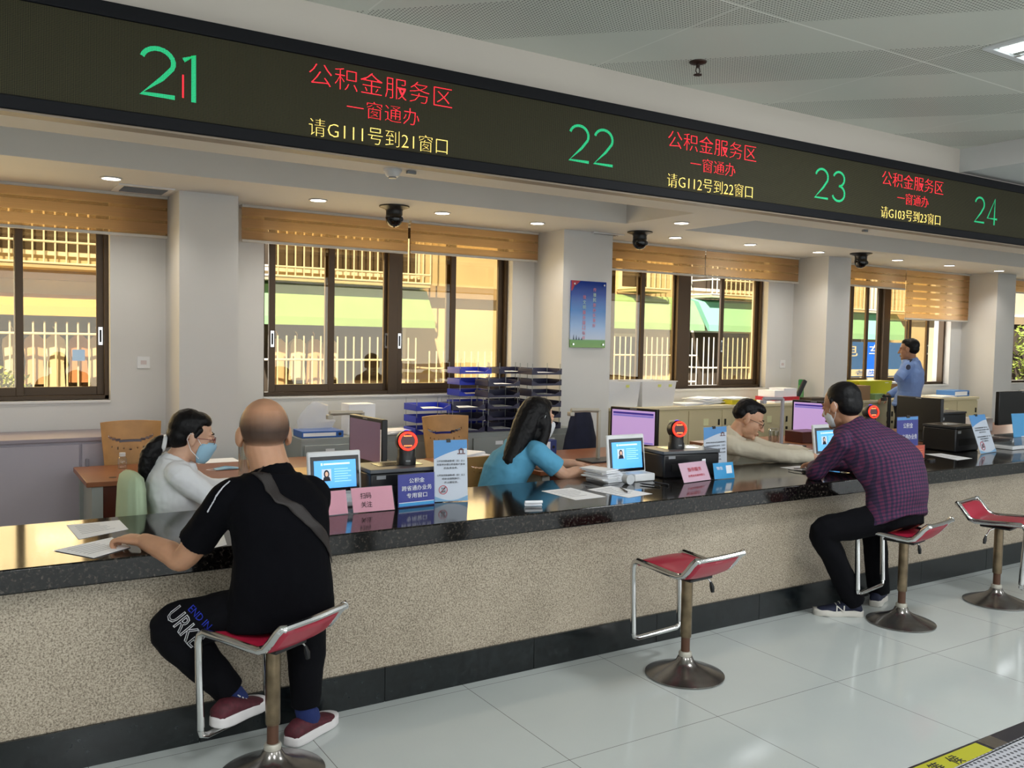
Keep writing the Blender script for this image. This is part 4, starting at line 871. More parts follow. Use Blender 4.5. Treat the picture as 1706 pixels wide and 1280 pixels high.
def scanner(lab, c, s=1):
    t = thing('barcode_scanner', lab, 'scanner', c, -.25)
    MB().loft([[Vector((math.cos(a) * w * s, math.sin(a) * d * s, z * s)) for a in [i * PI / 10 for i in range(20)]] for z, w, d in ((0, .05, .05), (.03, .05, .05), (.04, .045, .045), (.075, .046, .04), (.09, .04, .03))]).build('base', black_pl, t, smooth=True)
    hd = MB().lathe([(.001, -.035), (.05, -.035), (.054, -.028), (.054, .02), (.04, .035), (.001, .036)], (0, 0, 0), 28, 'y'); hd.M = Matrix.Translation((0, 0, .118 * s)) @ Matrix.Rotation(-.12, 4, 'X') @ Matrix.Scale(s, 4)
    hd.v = [hd.M @ v for v in hd.v]; hd.build('head', black_pl, t, smooth=True)
    def L(mb): mb.M = Matrix.Translation((0, 0, .118 * s)) @ Matrix.Rotation(-.12, 4, 'X') @ Matrix.Scale(s, 4); return mb
    k = L(MB()); k.loft([[Vector((math.cos(a) * r, y, math.sin(a) * r)) for a in [i * PI / 16 for i in range(32)]] for r, y in ((.038, -.036), (.038, -.042), (.049, -.042), (.049, -.036))], closed=True); k.build('red_ring', mat('red_ring', 'ff2010', .4, emit='ff2408', es=2.6), t, smooth=True)
    L(MB()).lathe([(.001, .034), (.038, .034), (.038, .037), (.001, .037)], (0, 0, 0), 24, 'y').build('window', mat('scanner_window', '2a0606', .2, emit='701010', es=.2), t)
    k = L(MB()); [k.obox((x * .0085, -.039, z), (.006, .003, .005)) for x in (-2, -1, 0, 1, 2) for z in (-.024, .026)]; k.build('leds', emis('led_red_glow', 'ff6030', 7), t)
    L(MB()).ell((0, -.005, .055), (.014, .012, .004)).build('status_light', mat('violet_light', '8060e0', .4, emit='7850e0', es=1), t, smooth=True)
    MB().box(-.012 * s, .012 * s, -.052 * s, -.049 * s, .018 * s, .025 * s).build('badge', grey_pl, t)
scanner('red glowing ring scanner on the first printer, left of the white notice', (2.0 - .035, 4.12, CZ + .177))
scanner('red glowing ring scanner on the second printer', (3.83, 4.12, CZ + .167))
scanner('red glowing scanner just showing behind the checked shirt shoulder', at(1449, 712, 4.3), 1.0)
MB_ = MB(at(1449, 712, 4.3) - Vector((0, 0, at(1449, 712, 4.3).z - CZ))).box(-.1, .1, -.06, .06, 0, at(1449, 712, 4.3).z - CZ).build('scanner_stand_box', black_pl, bevel=.005); tag(MB_, 'black box under the scanner hidden behind the checked shirt', 'box')
tag(MB((3.93, 3.975, CZ + .08)).box(-.015, .015, 0, .002, 0, .03).build('white_sticker', paper), 'tiny white square sticker on the front of the second printer', 'sticker')
# notices
acryl = glass('acrylic', (.97, .98, .99), .012, .35, .1)
def board(name, lab, cat, BL, BR, TL, TR, m, back=.1, thick=.004, stand=True):
    """flat notice held in an acrylic foot; corners given in the world"""
    BL, BR, TL, TR = [Vector(v) for v in (BL, BR, TL, TR)]; c = (BL + BR) / 2
    t = thing(name, lab, cat, (c.x, c.y, CZ)); ux = (BR - BL).normalized(); uz = ((TL + TR) / 2 - c); hgt = uz.length; uz.normalize(); uy = uz.cross(ux).normalized()
    w = (BR - BL).length
    R = Matrix(((ux.x, uy.x, uz.x), (ux.y, uy.y, uz.y), (ux.z, uy.z, uz.z))).to_4x4(); R.translation = c - Vector((c.x, c.y, CZ)); z0_ = 0
    t['w_'] = w; del t['w_']
    k = MB(); k.M = R; k.box(-w / 2, w / 2, 0, .002, 0, hgt).build('printed_sheet', m, t)
    k = MB(); k.M = R; k.box(-w / 2 - .004, w / 2 + .004, -.003, -.001, -.002, hgt + .003).build('acrylic_front', acryl, t)
    if stand:
        k = MB(); sgn = 1
        k.loft([[Vector((ux.x * s * w / 2, ux.y * s * w / 2, 0)) + Vector(((-ux.y) * d, ux.x * d, z)) for s, d, z in ((-1, 0, 0), (1, 0, 0), (1, back, 0), (-1, back, 0))], [Vector((ux.x * s * w / 2, ux.y * s * w / 2, 0)) + Vector(((-ux.y) * d, ux.x * d, z)) for s, d, z in ((-1, 0, .003), (1, 0, .003), (1, back, .003), (-1, back, .003))]]).build('foot_plate', acryl, t)
    rot = R.to_euler()
    def put(body, x, z, wd, ht, mm, nm='printed_text', **kw):
        return text(body, wd, ht, nm, mm, t, R @ Vector((x, -.0002 if 0 else -.0045, z)), (R @ Matrix.Rotation(PI / 2, 4, 'X')).to_euler(), ext=.0003, **kw)
    def shape(f, mm, nm, **kw): q = MB(); q.M = R; f(q); return q.build(nm, mm, t, **kw)
    return t, w, hgt, put, shape
pink = mat('pink_card', 'e8a0b0', .7); deepblue = mat('notice_blue', '242a94', .5); white_ink = mat('white_ink', 'f0f2f8', .6); skyb = mat('notice_sky', '5c9cd8', .6); redink = mat('red_ink', 'c83040', .6); cyan = mat('cyan_card', '2f9fd8', .5)
def px_board(name, lab, cat, bl, br, tl, tr, m, lean=.02, **kw):
    BL, BR = atz(*bl, CZ + .003), atz(*br, CZ + .003)
    TL, TR = at(tl[0], tl[1], BL.y + lean), at(tr[0], tr[1], BR.y + lean)
    return board(name, lab, cat, BL, BR, TL, TR, m, **kw)
t, w, h, put, shp = px_board('table_notice', 'pink card notice beside the blue notice, in an acrylic stand', 'notice', (589, 855), (657.5, 849), (584, 814), (653, 809), pink, .035)
put('扫码', -w * .17, h * .66, w * .26, h * .24, ink); put('关注', -w * .17, h * .3, w * .26, h * .24, ink)
t, w, h, put, shp = px_board('table_notice', 'pink card notice half hidden behind the bald man\'s shoulder', 'notice', (520, 862), (580, 855.5), (517, 822), (575, 816), pink, .035)
put('扫码', -w * .2, h * .66, w * .26, h * .24, ink)
t, w, h, put, shp = px_board('table_notice', 'dark blue notice with three lines of white writing on the counter', 'notice', (663.4, 846.5), (724, 840), (662.7, 791.6), (724, 787), deepblue, .012)
put('公积金', .0, h * .80, w * .42, h * .15, white_ink); put('跨省通办业务', 0, h * .57, w * .82, h * .155, white_ink); put('专用窗口', 0, h * .34, w * .56, h * .155, white_ink)
shp(lambda q: q.box(-w / 2 + .004, w / 2 - .004, -.0012, -.0002, .004, h * .12), mat('notice_cyan', '38a0dc', .5), 'cyan_strip'); shp(lambda q: q.box(-w / 2 + .004, w / 2 - .004, -.0014, -.0002, h * .12, h * .14), white_ink, 'white_rule')
def poster(lab, bl, br, tl, tr, lean, forb=True, rows=(5, 5, 3, 0, 5, 4, 3), clip=True, houses=True):
    t, w, h, put, shp = px_board('notice_stand', lab, 'notice', bl, br, tl, tr, mat('notice_paper', 'dfe4ee', .6), lean)
    n = 14; top = [(-w / 2, h), (w / 2, h)] + [(w / 2 - w * i / n, h * (.86 - .17 * (i / n) ** 1.6)) for i in range(n + 1)]
    shp(lambda q: q.prism(top, -.0014, -.0004, 'y'), skyb, 'blue_header')
    shp(lambda q: q.prism([(-w / 2, 0), (w / 2, 0)] + [(w / 2 - w * i / n, h * (.09 - .075 * math.sin(PI * i / n))) for i in range(n + 1)], -.0014, -.0004, 'y'), mat('notice_wave', '8cb8dc', .6), 'blue_footer')
    if houses: shp(lambda q: (q.prism([(w * .22, h * .83), (w * .42, h * .83), (w * .32, h * .87)], -.002, -.0016, 'y'), q.box(w * .25, w * .28, -.002, -.0016, h * .78, h * .83), q.box(w * .36, w * .39, -.002, -.0016, h * .78, h * .83), q.box(w * .2, w * .44, -.002, -.0016, h * .765, h * .78)), mat('roof_print', '6a3a3a', .6), 'house_drawing')
    lines = ['公积金贷款逾期3期（含）以上', '将暂停办理公积金账户查询', '的各类业务。', '', '公积金贷款逾期6期（含）以上', '将依法强制执行，', '并上报征信。']
    if not forb: lines = ['办理公积金业务请提前预约', '退休提取请携带身份证、工资卡', '购房提取请携带合同（原件）及发票', '异地缴存人员请持相关证明', '到综合服务区', '进行业务办理。']
    for i, s in enumerate(lines):
        if s: put(s, 0, h * (.66 - i * .058 if forb else .62 - i * .085), w * min(.84, .07 * len(s)), h * .034, ink)
    if forb:
        def ringf(q):
            c = (-w * .24, h * .19); r = w * .13
            q.loft([[Vector((c[0] + math.cos(a) * rr, y, c[1] + math.sin(a) * rr)) for a in [i * PI / 16 for i in range(32)]] for rr, y in ((r, -.001), (r, -.0022), (r * .86, -.0022), (r * .86, -.001))], closed=True)
            q.obox((c[0], -.0016, c[1]), (r * 1.85, .001, r * .14), Matrix.Rotation(-PI / 4, 3, 'Y'))
        shp(ringf, redink, 'prohibition_ring'); put('失信', -w * .24, h * .215, w * .13, h * .04, ink); put('逾期', -w * .24, h * .165, w * .13, h * .04, ink)
    if clip: shp(lambda q: q.box(-w * .12, -w * .0, -.005, .006, h - .012, h + .006), black_pl, 'binder_clip')
    return t
poster('tall white notice with blue header standing right of the blue notice', (724, 836.5), (779.4, 834), (720, 734), (780, 732.6), .02)
poster('white notice with blue header between second printer and clerk in beige', (1173, 781), (1211, 777), (1170.6, 712), (1211.6, 711), .02, forb=False)
poster('slanting white notice leaning beside the big black printer', (1634, 756.4), (1660, 752.5), (1612.6, 692), (1641, 691), .06, houses=False)
t, w, h, put, shp = px_board('table_notice', 'tall blue notice right of the checked shirt, black clip on top', 'notice', (1494, 763), (1529, 760), (1494.5, 695), (1529.6, 694), deepblue, .012)
put('公积金', 0, h * .78, w * .45, h * .13, white_ink); put('跨省通办业务', 0, h * .5, w * .86, h * .13, white_ink); put('专用窗口', 0, h * .24, w * .6, h * .13, white_ink); shp(lambda q: q.box(-w * .06, w * .08, -.005, .006, h - .01, h + .01), black_pl, 'binder_clip'); shp(lambda q: q.box(-w / 2 + .003, w / 2 - .003, -.0012, -.0002, h * .92, h * .99), skyb, 'blue_header')
t, w, h, put, shp = px_board('table_notice', 'small orange red card in front of the tall blue notice', 'notice', (1518, 765.8), (1540, 763.4), (1518.7, 742.7), (1540.6, 742), mat('orange_card', 'd8502c', .5), .01, back=.03)
for i in range(3): shp(lambda q: q.box(-w * .35, w * .35, -.0012, -.0004, h * (.3 + .18 * i), h * (.33 + .18 * i)), mat('card_lines', 'f0a070', .6), 'gold_line')
t, w, h, put, shp = px_board('tent_notice', 'pink and white tent card beside the second printer', 'notice', (1140, 805), (1184.4, 799), (1129, 772.3), (1175.6, 768), mat('rose_card', 'e0b4c4', .6), .05)
put('暂停服务', 0, h * .62, w * .5, h * .2, redink); put('办理业务请到窗口', 0, h * .3, w * .6, h * .12, redink)
t, w, h, put, shp = px_board('tent_notice', 'small sky blue tent card right of the pink one', 'notice', (1190.7, 799), (1224, 796), (1187, 772), (1221.5, 770), cyan, .05)
put('微信', -w * .22, h * .65, w * .3, h * .2, white_ink); shp(lambda q: q.box(w * .12, w * .4, -.0012, -.0004, h * .3, h * .8), white_ink, 'white_square')
t, w, h, put, shp = px_board('tent_notice', 'blue card with white square at the right edge of the picture', 'notice', (1691, 748), (1722, 746), (1684.8, 690), (1716, 688), cyan, .05)
shp(lambda q: q.box(-w * .1, w * .3, -.0012, -.0004, h * .1, h * .35), white_ink, 'white_square')
# reader accessories and slips near the second reader
box_thing('card_box', 'small white card printer box beside the second reader', 'box', atz(1066, 800, CZ), (.15, .1, .045), white_plain, -.05, .006)
k = MB(); k.lathe([(.012, 0), (.03, 0), (.03, .045), (.012, .045)], (0, 0, 0), 24, 'y'); o = k.build('tape_roll', mat('clear_tape', 'c8ccd0', .2), smooth=True); o.location = atz(1042, 806, CZ) + Vector((0, .0, .03)); tag(o, 'roll of clear tape standing on the counter by the reader', 'tape')
sheets('stack of small white forms left of the second reader', 3.26, 4.14, CZ, 9, (.12, .2), .05)
box_thing('black_phone', 'flat black phone lying by the third reader', 'phone', atz(1357, 772, CZ), (.15, .08, .012), black_pl, .2, .004)
sheets('stack of white slips by the clerk\'s hands', 5.83, 4.1, CZ, 4, (.16, .1), .3)
box_thing('tissue_box', 'white and red tissue pack in front of the clerk in beige', 'box', atz(1318, 755, .7505) , (.2, .12, .06), mat('tissue_pack', 'e8dce0', .6), .3, .01)
# clear-lidded device on the right
t = thing('document_tray', 'clear and white plastic document tray at the right end of the counter', 'tray', atz(1690, 751, CZ) + V3_(.06, .06, 0)); c = t.location
MB().box(-.05, .5, -.04, .22, 0, .03).build('tray_base', white_plain, t, bevel=.006)
k = MB(); k.box(-.04, .49, -.035, .21, .03, .10); k.build('clear_cover', glass('tray_clear', (.8, .83, .86), .18, .1), t, bevel=.01)
# low objects seen far along the counter
box_thing('carton', 'white carton on the desk behind the big black printer', 'box', (9.2, 5.3, .7505), (.3, .2, .14), paper)
# ------------------------------------------------------------------ bar stools
redv = mat('red_vinyl', 'a8203a', .35, coat=.2); rust = mat('tarnished_chrome', '80705a', .28, .85, noise=.35, nscale=14); basem = mat('worn_steel_base', '8a8682', .22, .9, noise=.35, nscale=9)
def stool(lab, x, y, deg, first=[None]):
    if first[0]: return dup(first[0], (x, y, 0), math.radians(deg), lab)
    t = thing('bar_stool', lab, 'bar stool', (x, y, 0), 0, 'red and chrome bar stools')
    # profile of the seat along local +x (footrest side): front, dip, lip
    pr_ = [(.198, .512), (.195, .535), (.175, .545), (.06, .537), (-.04, .529), (-.09, .527), (-.12, .538), (-.148, .570), (-.172, .602), (-.195, .622)]
    def hull(off): return [Vector((f, 0, z + off)) for f, z in pr_]
    k = MB(); W_ = .155; rings = []
    for i, (f, z) in enumerate(pr_):
        a = Vector(pr_[max(i - 1, 0)]); b = Vector(pr_[min(i + 1, len(pr_) - 1)]); n = Vector((-(b - a).y, (b - a).x)).normalized()
        if n.y < 0: n = -n
        up = Vector((n.x, 0, n.y)); c_ = Vector((f, 0, z))
        rings.append([c_ + Vector((0, s * W_ * q, 0)) + up * h_ for s, q, h_ in ((-1, 1, -.022), (-1, 1, .006), (-1, .93, .013), (0, 1, .016), (1, .93, .013), (1, 1, .006), (1, 1, -.022), (0, 1, -.026))])
    k.loft(rings); k.build('seat', redv, t, smooth=True, sub=1)
    for s in (-1, 1):
        ry = s * .167
        path = [(.192, ry, .185), (.195, ry, .25), (.203, ry, .42), (.206, ry, .51), (.198, ry, .538), (.175, ry, .550), (.06, ry, .542), (-.04, ry, .534), (-.09, ry, .532), (-.122, ry, .543), (-.150, ry, .574), (-.176, ry, .608), (-.2, ry, .630), (-.208, ry * .93, .628)]
        MB().tube(path, .0125, 10, flat=1.25).build('side_rail', chrome, t, smooth=True)
    MB().tube([(.192, -.167, .185), (.19, -.163, .166), (.188, -.14, .157), (.188, 0, .157), (.188, .14, .157), (.19, .163, .166), (.192, .167, .185)], .0125, 10).build('footrest_bar', chrome, t, smooth=True)
    MB().tube([(-.206, -.162, .628), (-.210, 0, .626), (-.206, .162, .628)], .0125, 8).build('rear_rail', chrome, t, smooth=True)
    MB().box(-.09, .09, -.08, .08, .488, .503).build('seat_plate', black_pl, t, bevel=.004)
    MB().lathe([(.001, .19), (.0265, .19), (.0275, .2), (.0275, .495), (.001, .495)], n=24).build('column', rust, t, smooth=True)
    MB().lathe([(.001, .04), (.0215, .04), (.0215, .2), (.001, .2)], n=20).build('gas_lift', mat('brown_sleeve', '5c3e2e', .45, .3), t, smooth=True)
    MB().lathe([(.001, .12), (.028, .118), (.032, .11), (.031, .095), (.001, .09)], n=24).build('collar', mat('taped_collar', 'b8b4a8', .5, .4), t, smooth=True)
    MB().lathe([(.001, 0), (.186, 0), (.193, .003), (.193, .008), (.17, .018), (.12, .036), (.07, .055), (.045, .072), (.034, .095), (.001, .096)], n=48).build('base', basem, t, smooth=True)
    k = MB(); k.tube([(0, -.03, .492), (-.02, -.11, .48), (-.03, -.14, .445)], .004, 6); lv = k.build('lever', chrome, t, smooth=True)
    MB().tube([(-.03, -.138, .448), (-.033, -.146, .42), (-.034, -.15, .395)], [.006, .012, .009], 8).build('lever_knob', black_pl, lv, smooth=True)
    first[0] = t; t.location = (x, y, 0); t.rotation_euler.z = math.radians(deg); return t
stool('red bar stool under the bald man in black', .984, 3.175, 119); stool('empty red bar stool in the middle of the counter', 3.021, 3.143, 95)
stool('red bar stool the man in the checked shirt sits on', 4.723, 3.118, 101); stool('empty red bar stool at the right edge of the picture', 5.652, 3.07, 280.5)
# floor sticker and perforated bench in the corner
t = thing('floor_sticker', 'yellow waiting-line floor sticker with black writing at bottom right', 'sticker', (3.35, 1.945, .0025)); MB().box(-.6, .2, -.045, .038, 0, .0008).build('yellow_film', mat('sticker_yellow', 'b4b22c', .4), t)
for i, ch in enumerate('候等'): text(ch, .062, .062, 'character', ink, t, (-.02 - i * .12, -.006, .0015), (0, 0, PI * .0))
t = thing('plastic_tape', 'clear glossy tape patch at the corner of the yellow floor sticker', 'tape', (3.62, 1.955, .0025)); MB().box(-.05, .05, -.04, .035, 0, .0008).build('film', glass('tape_film', (.9, .9, .92), .25, .15), t)
A, B = atz(1585, 1282, .43), atz(1712, 1224, .43)
t = thing('perforated_bench', 'perforated metal bench edge at the bottom right corner', 'bench', (A.x, A.y, 0)); dx = (B - A).length + .5
k = MB(rz=math.atan2(B.y - A.y, B.x - A.x)); k.box(-.3, dx, -.42, 0, .415, .43); k.box(-.3, dx, -.012, .004, .39, .43); k.build('seat_sheet', dots('perforated_metal', '000000', 0, '5a5c62', .02, .0055, ('X', 'Y')), t, bevel=.004)
for x in (.0, dx - .2): MB(rz=math.atan2(B.y - A.y, B.x - A.x)).box(x, x + .04, -.38, -.04, 0, .415).build('leg', steel, t)
m_ = bpy.data.materials['perforated_metal'].node_tree; mx_ = [n for n in m_.nodes if n.type == 'MIX'][0]; mx_.inputs[6].default_value = lin('b8bac2'); mx_.inputs[7].default_value = lin('50525a')
m_.nodes['Principled BSDF'].inputs['Metallic'].default_value = .3; m_.nodes['Principled BSDF'].inputs['Roughness'].default_value = .35
# ------------------------------------------------------------------ people
def V3(*a): return Vector(a)
def catmull(P, R, m=5):
    P = [Vector(p) for p in P]; out = []; ro = []; n = len(P)
    for i in range(n - 1):
        p0 = P[max(i - 1, 0)]; p1 = P[i]; p2 = P[i + 1]; p3 = P[min(i + 2, n - 1)]
        for j in range(m):
            t = j / m; out.append(.5 * ((2 * p1) + (p2 - p0) * t + (2 * p0 - 5 * p1 + 4 * p2 - p3) * t * t + (3 * p1 - p0 - 3 * p2 + p3) * t ** 3)); ro.append(R[i] + (R[i + 1] - R[i]) * t)
    out.append(P[-1]); ro.append(R[-1]); return out, ro
def limb(mb, P, R, m=5, n=14, flat=1, open_end=False):
    P = [Vector(p) for p in P]; a, b = (P[0] - P[1]).normalized(), (P[-1] - P[-2]).normalized()
    pts, rr = catmull(P, R, m)
    hd = [(pts[0] + a * rr[0] * math.sin(t), rr[0] * math.cos(t)) for t in (1.4, 1.0, .5)]
    tl = [(pts[-1] + b * rr[-1] * math.sin(t), rr[-1] * math.cos(t)) for t in (.5, 1.0, 1.4)]
    if open_end: tl = []
    al = hd + list(zip(pts, rr)) + tl
    mb.tube([p for p, r in al], [max(.002, r) for p, r in al], n, flat=flat)
def torso(mb, rings, n=24):
    """rings: (centre, right vector, half width, half depth, forward vector)"""
    out = []
    for c, rt, w, d, fw in rings:
        rt = Vector(rt).normalized(); fw = Vector(fw).normalized(); ring = []
        for a in range(n):
            t = 2 * PI * a / n; x = math.copysign(abs(math.cos(t)) ** .82, math.cos(t)); y = math.copysign(abs(math.sin(t)) ** .9, math.sin(t))
            ring.append(Vector(c) + rt * x * w + fw * y * d)
        out.append(ring)
    mb.loft(out)
def frame(fwd, up=(0, 0, 1)):
    f = Vector(fwd).normalized(); u = Vector(up); u = (u - f * u.dot(f)).normalized(); r = f.cross(u)
    return Matrix(((r.x, f.x, u.x), (r.y, f.y, u.y), (r.z, f.z, u.z)))
def head_M(c, fwd, s=1, tilt=(0, 0, 1)):
    return Matrix.Translation(Vector(c)) @ frame(fwd, tilt).to_4x4() @ Matrix.Scale(s, 4)
def ell_(mb, M, c, r, n=20, R=None):
    m0 = mb.M; mb.M = m0 @ M; mb.ell(c, r, n, R); mb.M = m0
def head(mb, M):
    e = lambda c, r, R=None: ell_(mb, M, c, r, 24, R)
    e((0, -.012, .028), (.077, .096, .088)); e((0, .028, -.03), (.063, .064, .088)); e((0, .042, -.09), (.04, .042, .032)); e((0, .012, -.07), (.055, .05, .04))
    for s in (-1, 1):
        e((s * .035, .06, -.03), (.024, .022, .03)); e((s * .081, -.008, -.008), (.009, .02, .032), Matrix.Rotation(s * -.35, 3, 'Z') @ Matrix.Rotation(.2, 3, 'X')); e((s * .075, .0, -.03), (.008, .01, .014)); e((s * .012, .104, -.034), (.009, .01, .008))
        e((s * .03, .082, .004), (.018, .01, .009))
    e((0, .078, .024), (.052, .016, .012)); e((0, .093, -.063), (.024, .011, .0065)); e((0, .091, -.074), (.02, .011, .007)); e((0, .082, -.1), (.018, .014, .016))
    m0 = mb.M; mb.M = m0 @ M; limb(mb, [(0, .086, .02), (0, .102, -.01), (0, .116, -.032)], [.008, .010, .011], 3, 10); mb.M = m0
def hand(mb, w, d, nrm, side=1, curl=.5, s=1, spread=0, curls=None):
    """wrist point, finger direction, back-of-hand normal, thumb side sign"""
    x = Vector(d).normalized(); z = Vector(nrm); z = (z - x * z.dot(x)).normalized(); y = z.cross(x) * side
    M = Matrix(((x.x, y.x, z.x, w[0]), (x.y, y.y, z.y, w[1]), (x.z, y.z, z.z, w[2]), (0, 0, 0, 1))) @ Matrix.Scale(s, 4)
    m0 = mb.M; mb.M = m0 @ M
    mb.loft([[Vector((px_, math.cos(a) * wy, math.sin(a) * wz - dz)) for a in [i * PI / 8 for i in range(16)]] for px_, wy, wz, dz in ((-.02, .024, .019, 0), (0, .027, .019, 0), (.03, .036, .018, .001), (.065, .042, .016, .002), (.088, .041, .013, .003), (.096, .036, .008, .004))])
    for i, (yo, L) in enumerate(((.031, .07), (.0105, .079), (-.0105, .074), (-.031, .058))):
        c = (curls[i] if curls else curl * (1 + .12 * i)); p = V3(.086, yo, -.002); pts = [p]; a = c * .35; yaw = spread * (1.5 - i) * .12
        for k, f in enumerate((.44, .31, .25)):
            p = p + V3(math.cos(a) * L * f * math.cos(yaw), math.cos(a) * L * f * math.sin(yaw), -math.sin(a) * L * f); pts.append(p); a += c
        limb(mb, pts, [.0095, .0088, .0082, .0072], 3, 10)
    limb(mb, [(.018, .026, -.006), (.048, .050, -.014), (.075, .062, -.022 - .02 * curl), (.098, .062, -.03 - .03 * curl)], [.014, .0125, .0105, .0085], 3, 10)
    mb.M = m0
def remesh(o, vox, smooth=2, disp=0, dscale=.12, fac=.6):
    r = o.modifiers.new('remesh', 'REMESH'); r.mode = 'VOXEL'; r.voxel_size = vox; r.use_smooth_shade = True
    if smooth:
        s = o.modifiers.new('smooth', 'SMOOTH'); s.iterations = smooth; s.factor = fac
    if disp:
        tx = bpy.data.textures.new('folds', 'CLOUDS'); tx.noise_scale = dscale; tx.noise_depth = 2
        d = o.modifiers.new('folds', 'DISPLACE'); d.texture = tx; d.strength = disp; d.mid_level = .5
    return o
skin_m = lambda n, c: mat(n, c, .48, sss=.12, noise=.06, nscale=25)
def person(name, lab, J, skin, arms=True):
    """J: joints in the world. Returns the root with its continuous body; clothes are added by the caller"""
    base = Vector((J['pelvis'][0], J['pelvis'][1], J.get('ground', 0)))
    t = thing(name, lab, 'person', base); b = MB(-base); V = {k: Vector(v) for k, v in J.items() if isinstance(v, tuple) and len(v) == 3}
    hs = J.get('hs', 1); M = head_M(V['head'], V['face'], hs, J.get('tilt', (0, 0, 1)))
    head(b, M)
    nk = M @ V3(0, -.02, -.05)
    nr = J.get('nr', 1); limb(b, [nk, V['neck'] * .5 + nk * .5, V['neck']], [.052 * hs * nr, .052 * hs * nr, .064 * nr], 3, 18); ar = J.get('arm', 1)
    rs = (V['shR'] - V['shL']).normalized(); rh = (V['hipR'] - V['hipL']).normalized(); sp = (V['neck'] - V['pelvis']).normalized(); fw = sp.cross(rs) * -1 if False else rs.cross(sp) * -1
    fwd = Vector(J['chest']); mid = lambda k: V['pelvis'].lerp(V['neck'], k)
    bw = (V['shR'] - V['shL']).length / 2; bend = V['chestp'] - mid(.65) if 'chestp' in V else V3(0, 0, 0)
    sc = J.get('girth', 1); TR = []
    for k, w, d in ((-.16, .10, .08), (0, .155, .11), (.2, .145, .105), (.4, .135, .1), (.62, bw * .98, .115), (.8, bw * 1.02, .105), (.93, bw * .78, .075), (1.02, .065, .06)):
        r = rh.lerp(rs, max(0, min(1, k))); f = fwd; TR.append((mid(k) + bend * math.sin(PI * max(0, min(1, k))), r, w * sc if k < .6 else w, d * sc, f))
    torso(b, TR)
    for s in 'LR':
        limb(b, [V['sh' + s] , V['sh' + s].lerp(V['el' + s], .5), V['el' + s], V['el' + s].lerp(V['wr' + s], .35), V['wr' + s]], [.052 * ar, .045 * ar, .038 * ar, .039 * ar, .027 * ar], 5)
        hd = J['hand' + s]; hand(b, V['wr' + s], hd[0], hd[1], hd[2], *hd[3:])
        limb(b, [V['hip' + s], V['hip' + s].lerp(V['kn' + s], .5), V['kn' + s], V['kn' + s].lerp(V['an' + s], .35), V['an' + s]], [.082, .07, .05, .05, .034], 5)
        ft = Vector(J['foot' + s]); a = V['an' + s]; limb(b, [a, a + V3(0, 0, -.02) + ft * .01, a + ft * .035 + V3(0, 0, -.06)], [.032, .028, .016], 4)
    o = b.build('body', skin, t, smooth='full'); remesh(o, .0045, 3, fac=.5)
    return t, base, V, M, TR
def shirt(t, base, V, TR, m, up_to=1.0, sleeve='short', extra=.013, hem=-.05, name='shirt', disp=.014, collar=True, dscale=.1, cz=0):
    b = MB(-base); rings = []
    for i, (c, r, w, d, f) in enumerate(TR[1:-1]): rings.append((c, r, w + extra * 1.2, d + extra * 1.3, f))
    c, r, w, d, f = TR[-1]; rings.append((c, r, w + extra + .022, d + extra + .012, f))
    c0, r0, w0, d0, f0 = rings[0]; ax = (rings[1][0] - rings[0][0]).normalized()
    rings.insert(0, (c0 + ax * hem, r0, w0 + .012, d0 + .014, f0)); torso(b, rings, 32)
    for s in 'LR':
        sh, el, wr = V['sh' + s], V['el' + s], V['wr' + s]
        if sleeve == 'short': limb(b, [sh.lerp(V['neck'], .25), sh, sh.lerp(el, .45), sh.lerp(el, .72)], [.062, .066, .064, .066], 5, 18, open_end=True)
        else: limb(b, [sh.lerp(V['neck'], .25), sh, sh.lerp(el, .5), el, el.lerp(wr, .5), el.lerp(wr, .93)], [.062, .066, .058, .053, .048, .042], 5, 18, open_end=True)
    if collar: nv = (V['head'] - V['neck']).normalized(); limb(b, [V['neck'] - nv * .02, V['neck'] + nv * (.028 + cz)], [.088, .072], 3, 20, open_end=True)
    o = b.build(name, m, t, smooth='full'); return remesh(o, .006, 3, disp, dscale)
def trousers(t, base, V, TR, m, name='trousers', disp=.014, rk=.068, ra=.058, cut=.96):
    b = MB(-base); c, r, w, d, f = TR[1]; c2 = TR[2][0]
    torso(b, [(TR[0][0], r, w * .8, d * .9, f), (c, r, w + .010, d + .010, f), (c.lerp(c2, .6), r, w - .004, d - .004, f)], 28)
    for s in 'LR':
        h, k, a = V['hip' + s], V['kn' + s], V['an' + s]
        limb(b, [h, h.lerp(k, .5), k, k.lerp(a, .4), k.lerp(a, cut)], [.095, .088, rk, rk * .95, ra], 5, 20, open_end=True)
    o = b.build(name, m, t, smooth='full'); return remesh(o, .007, 3, disp, .11)
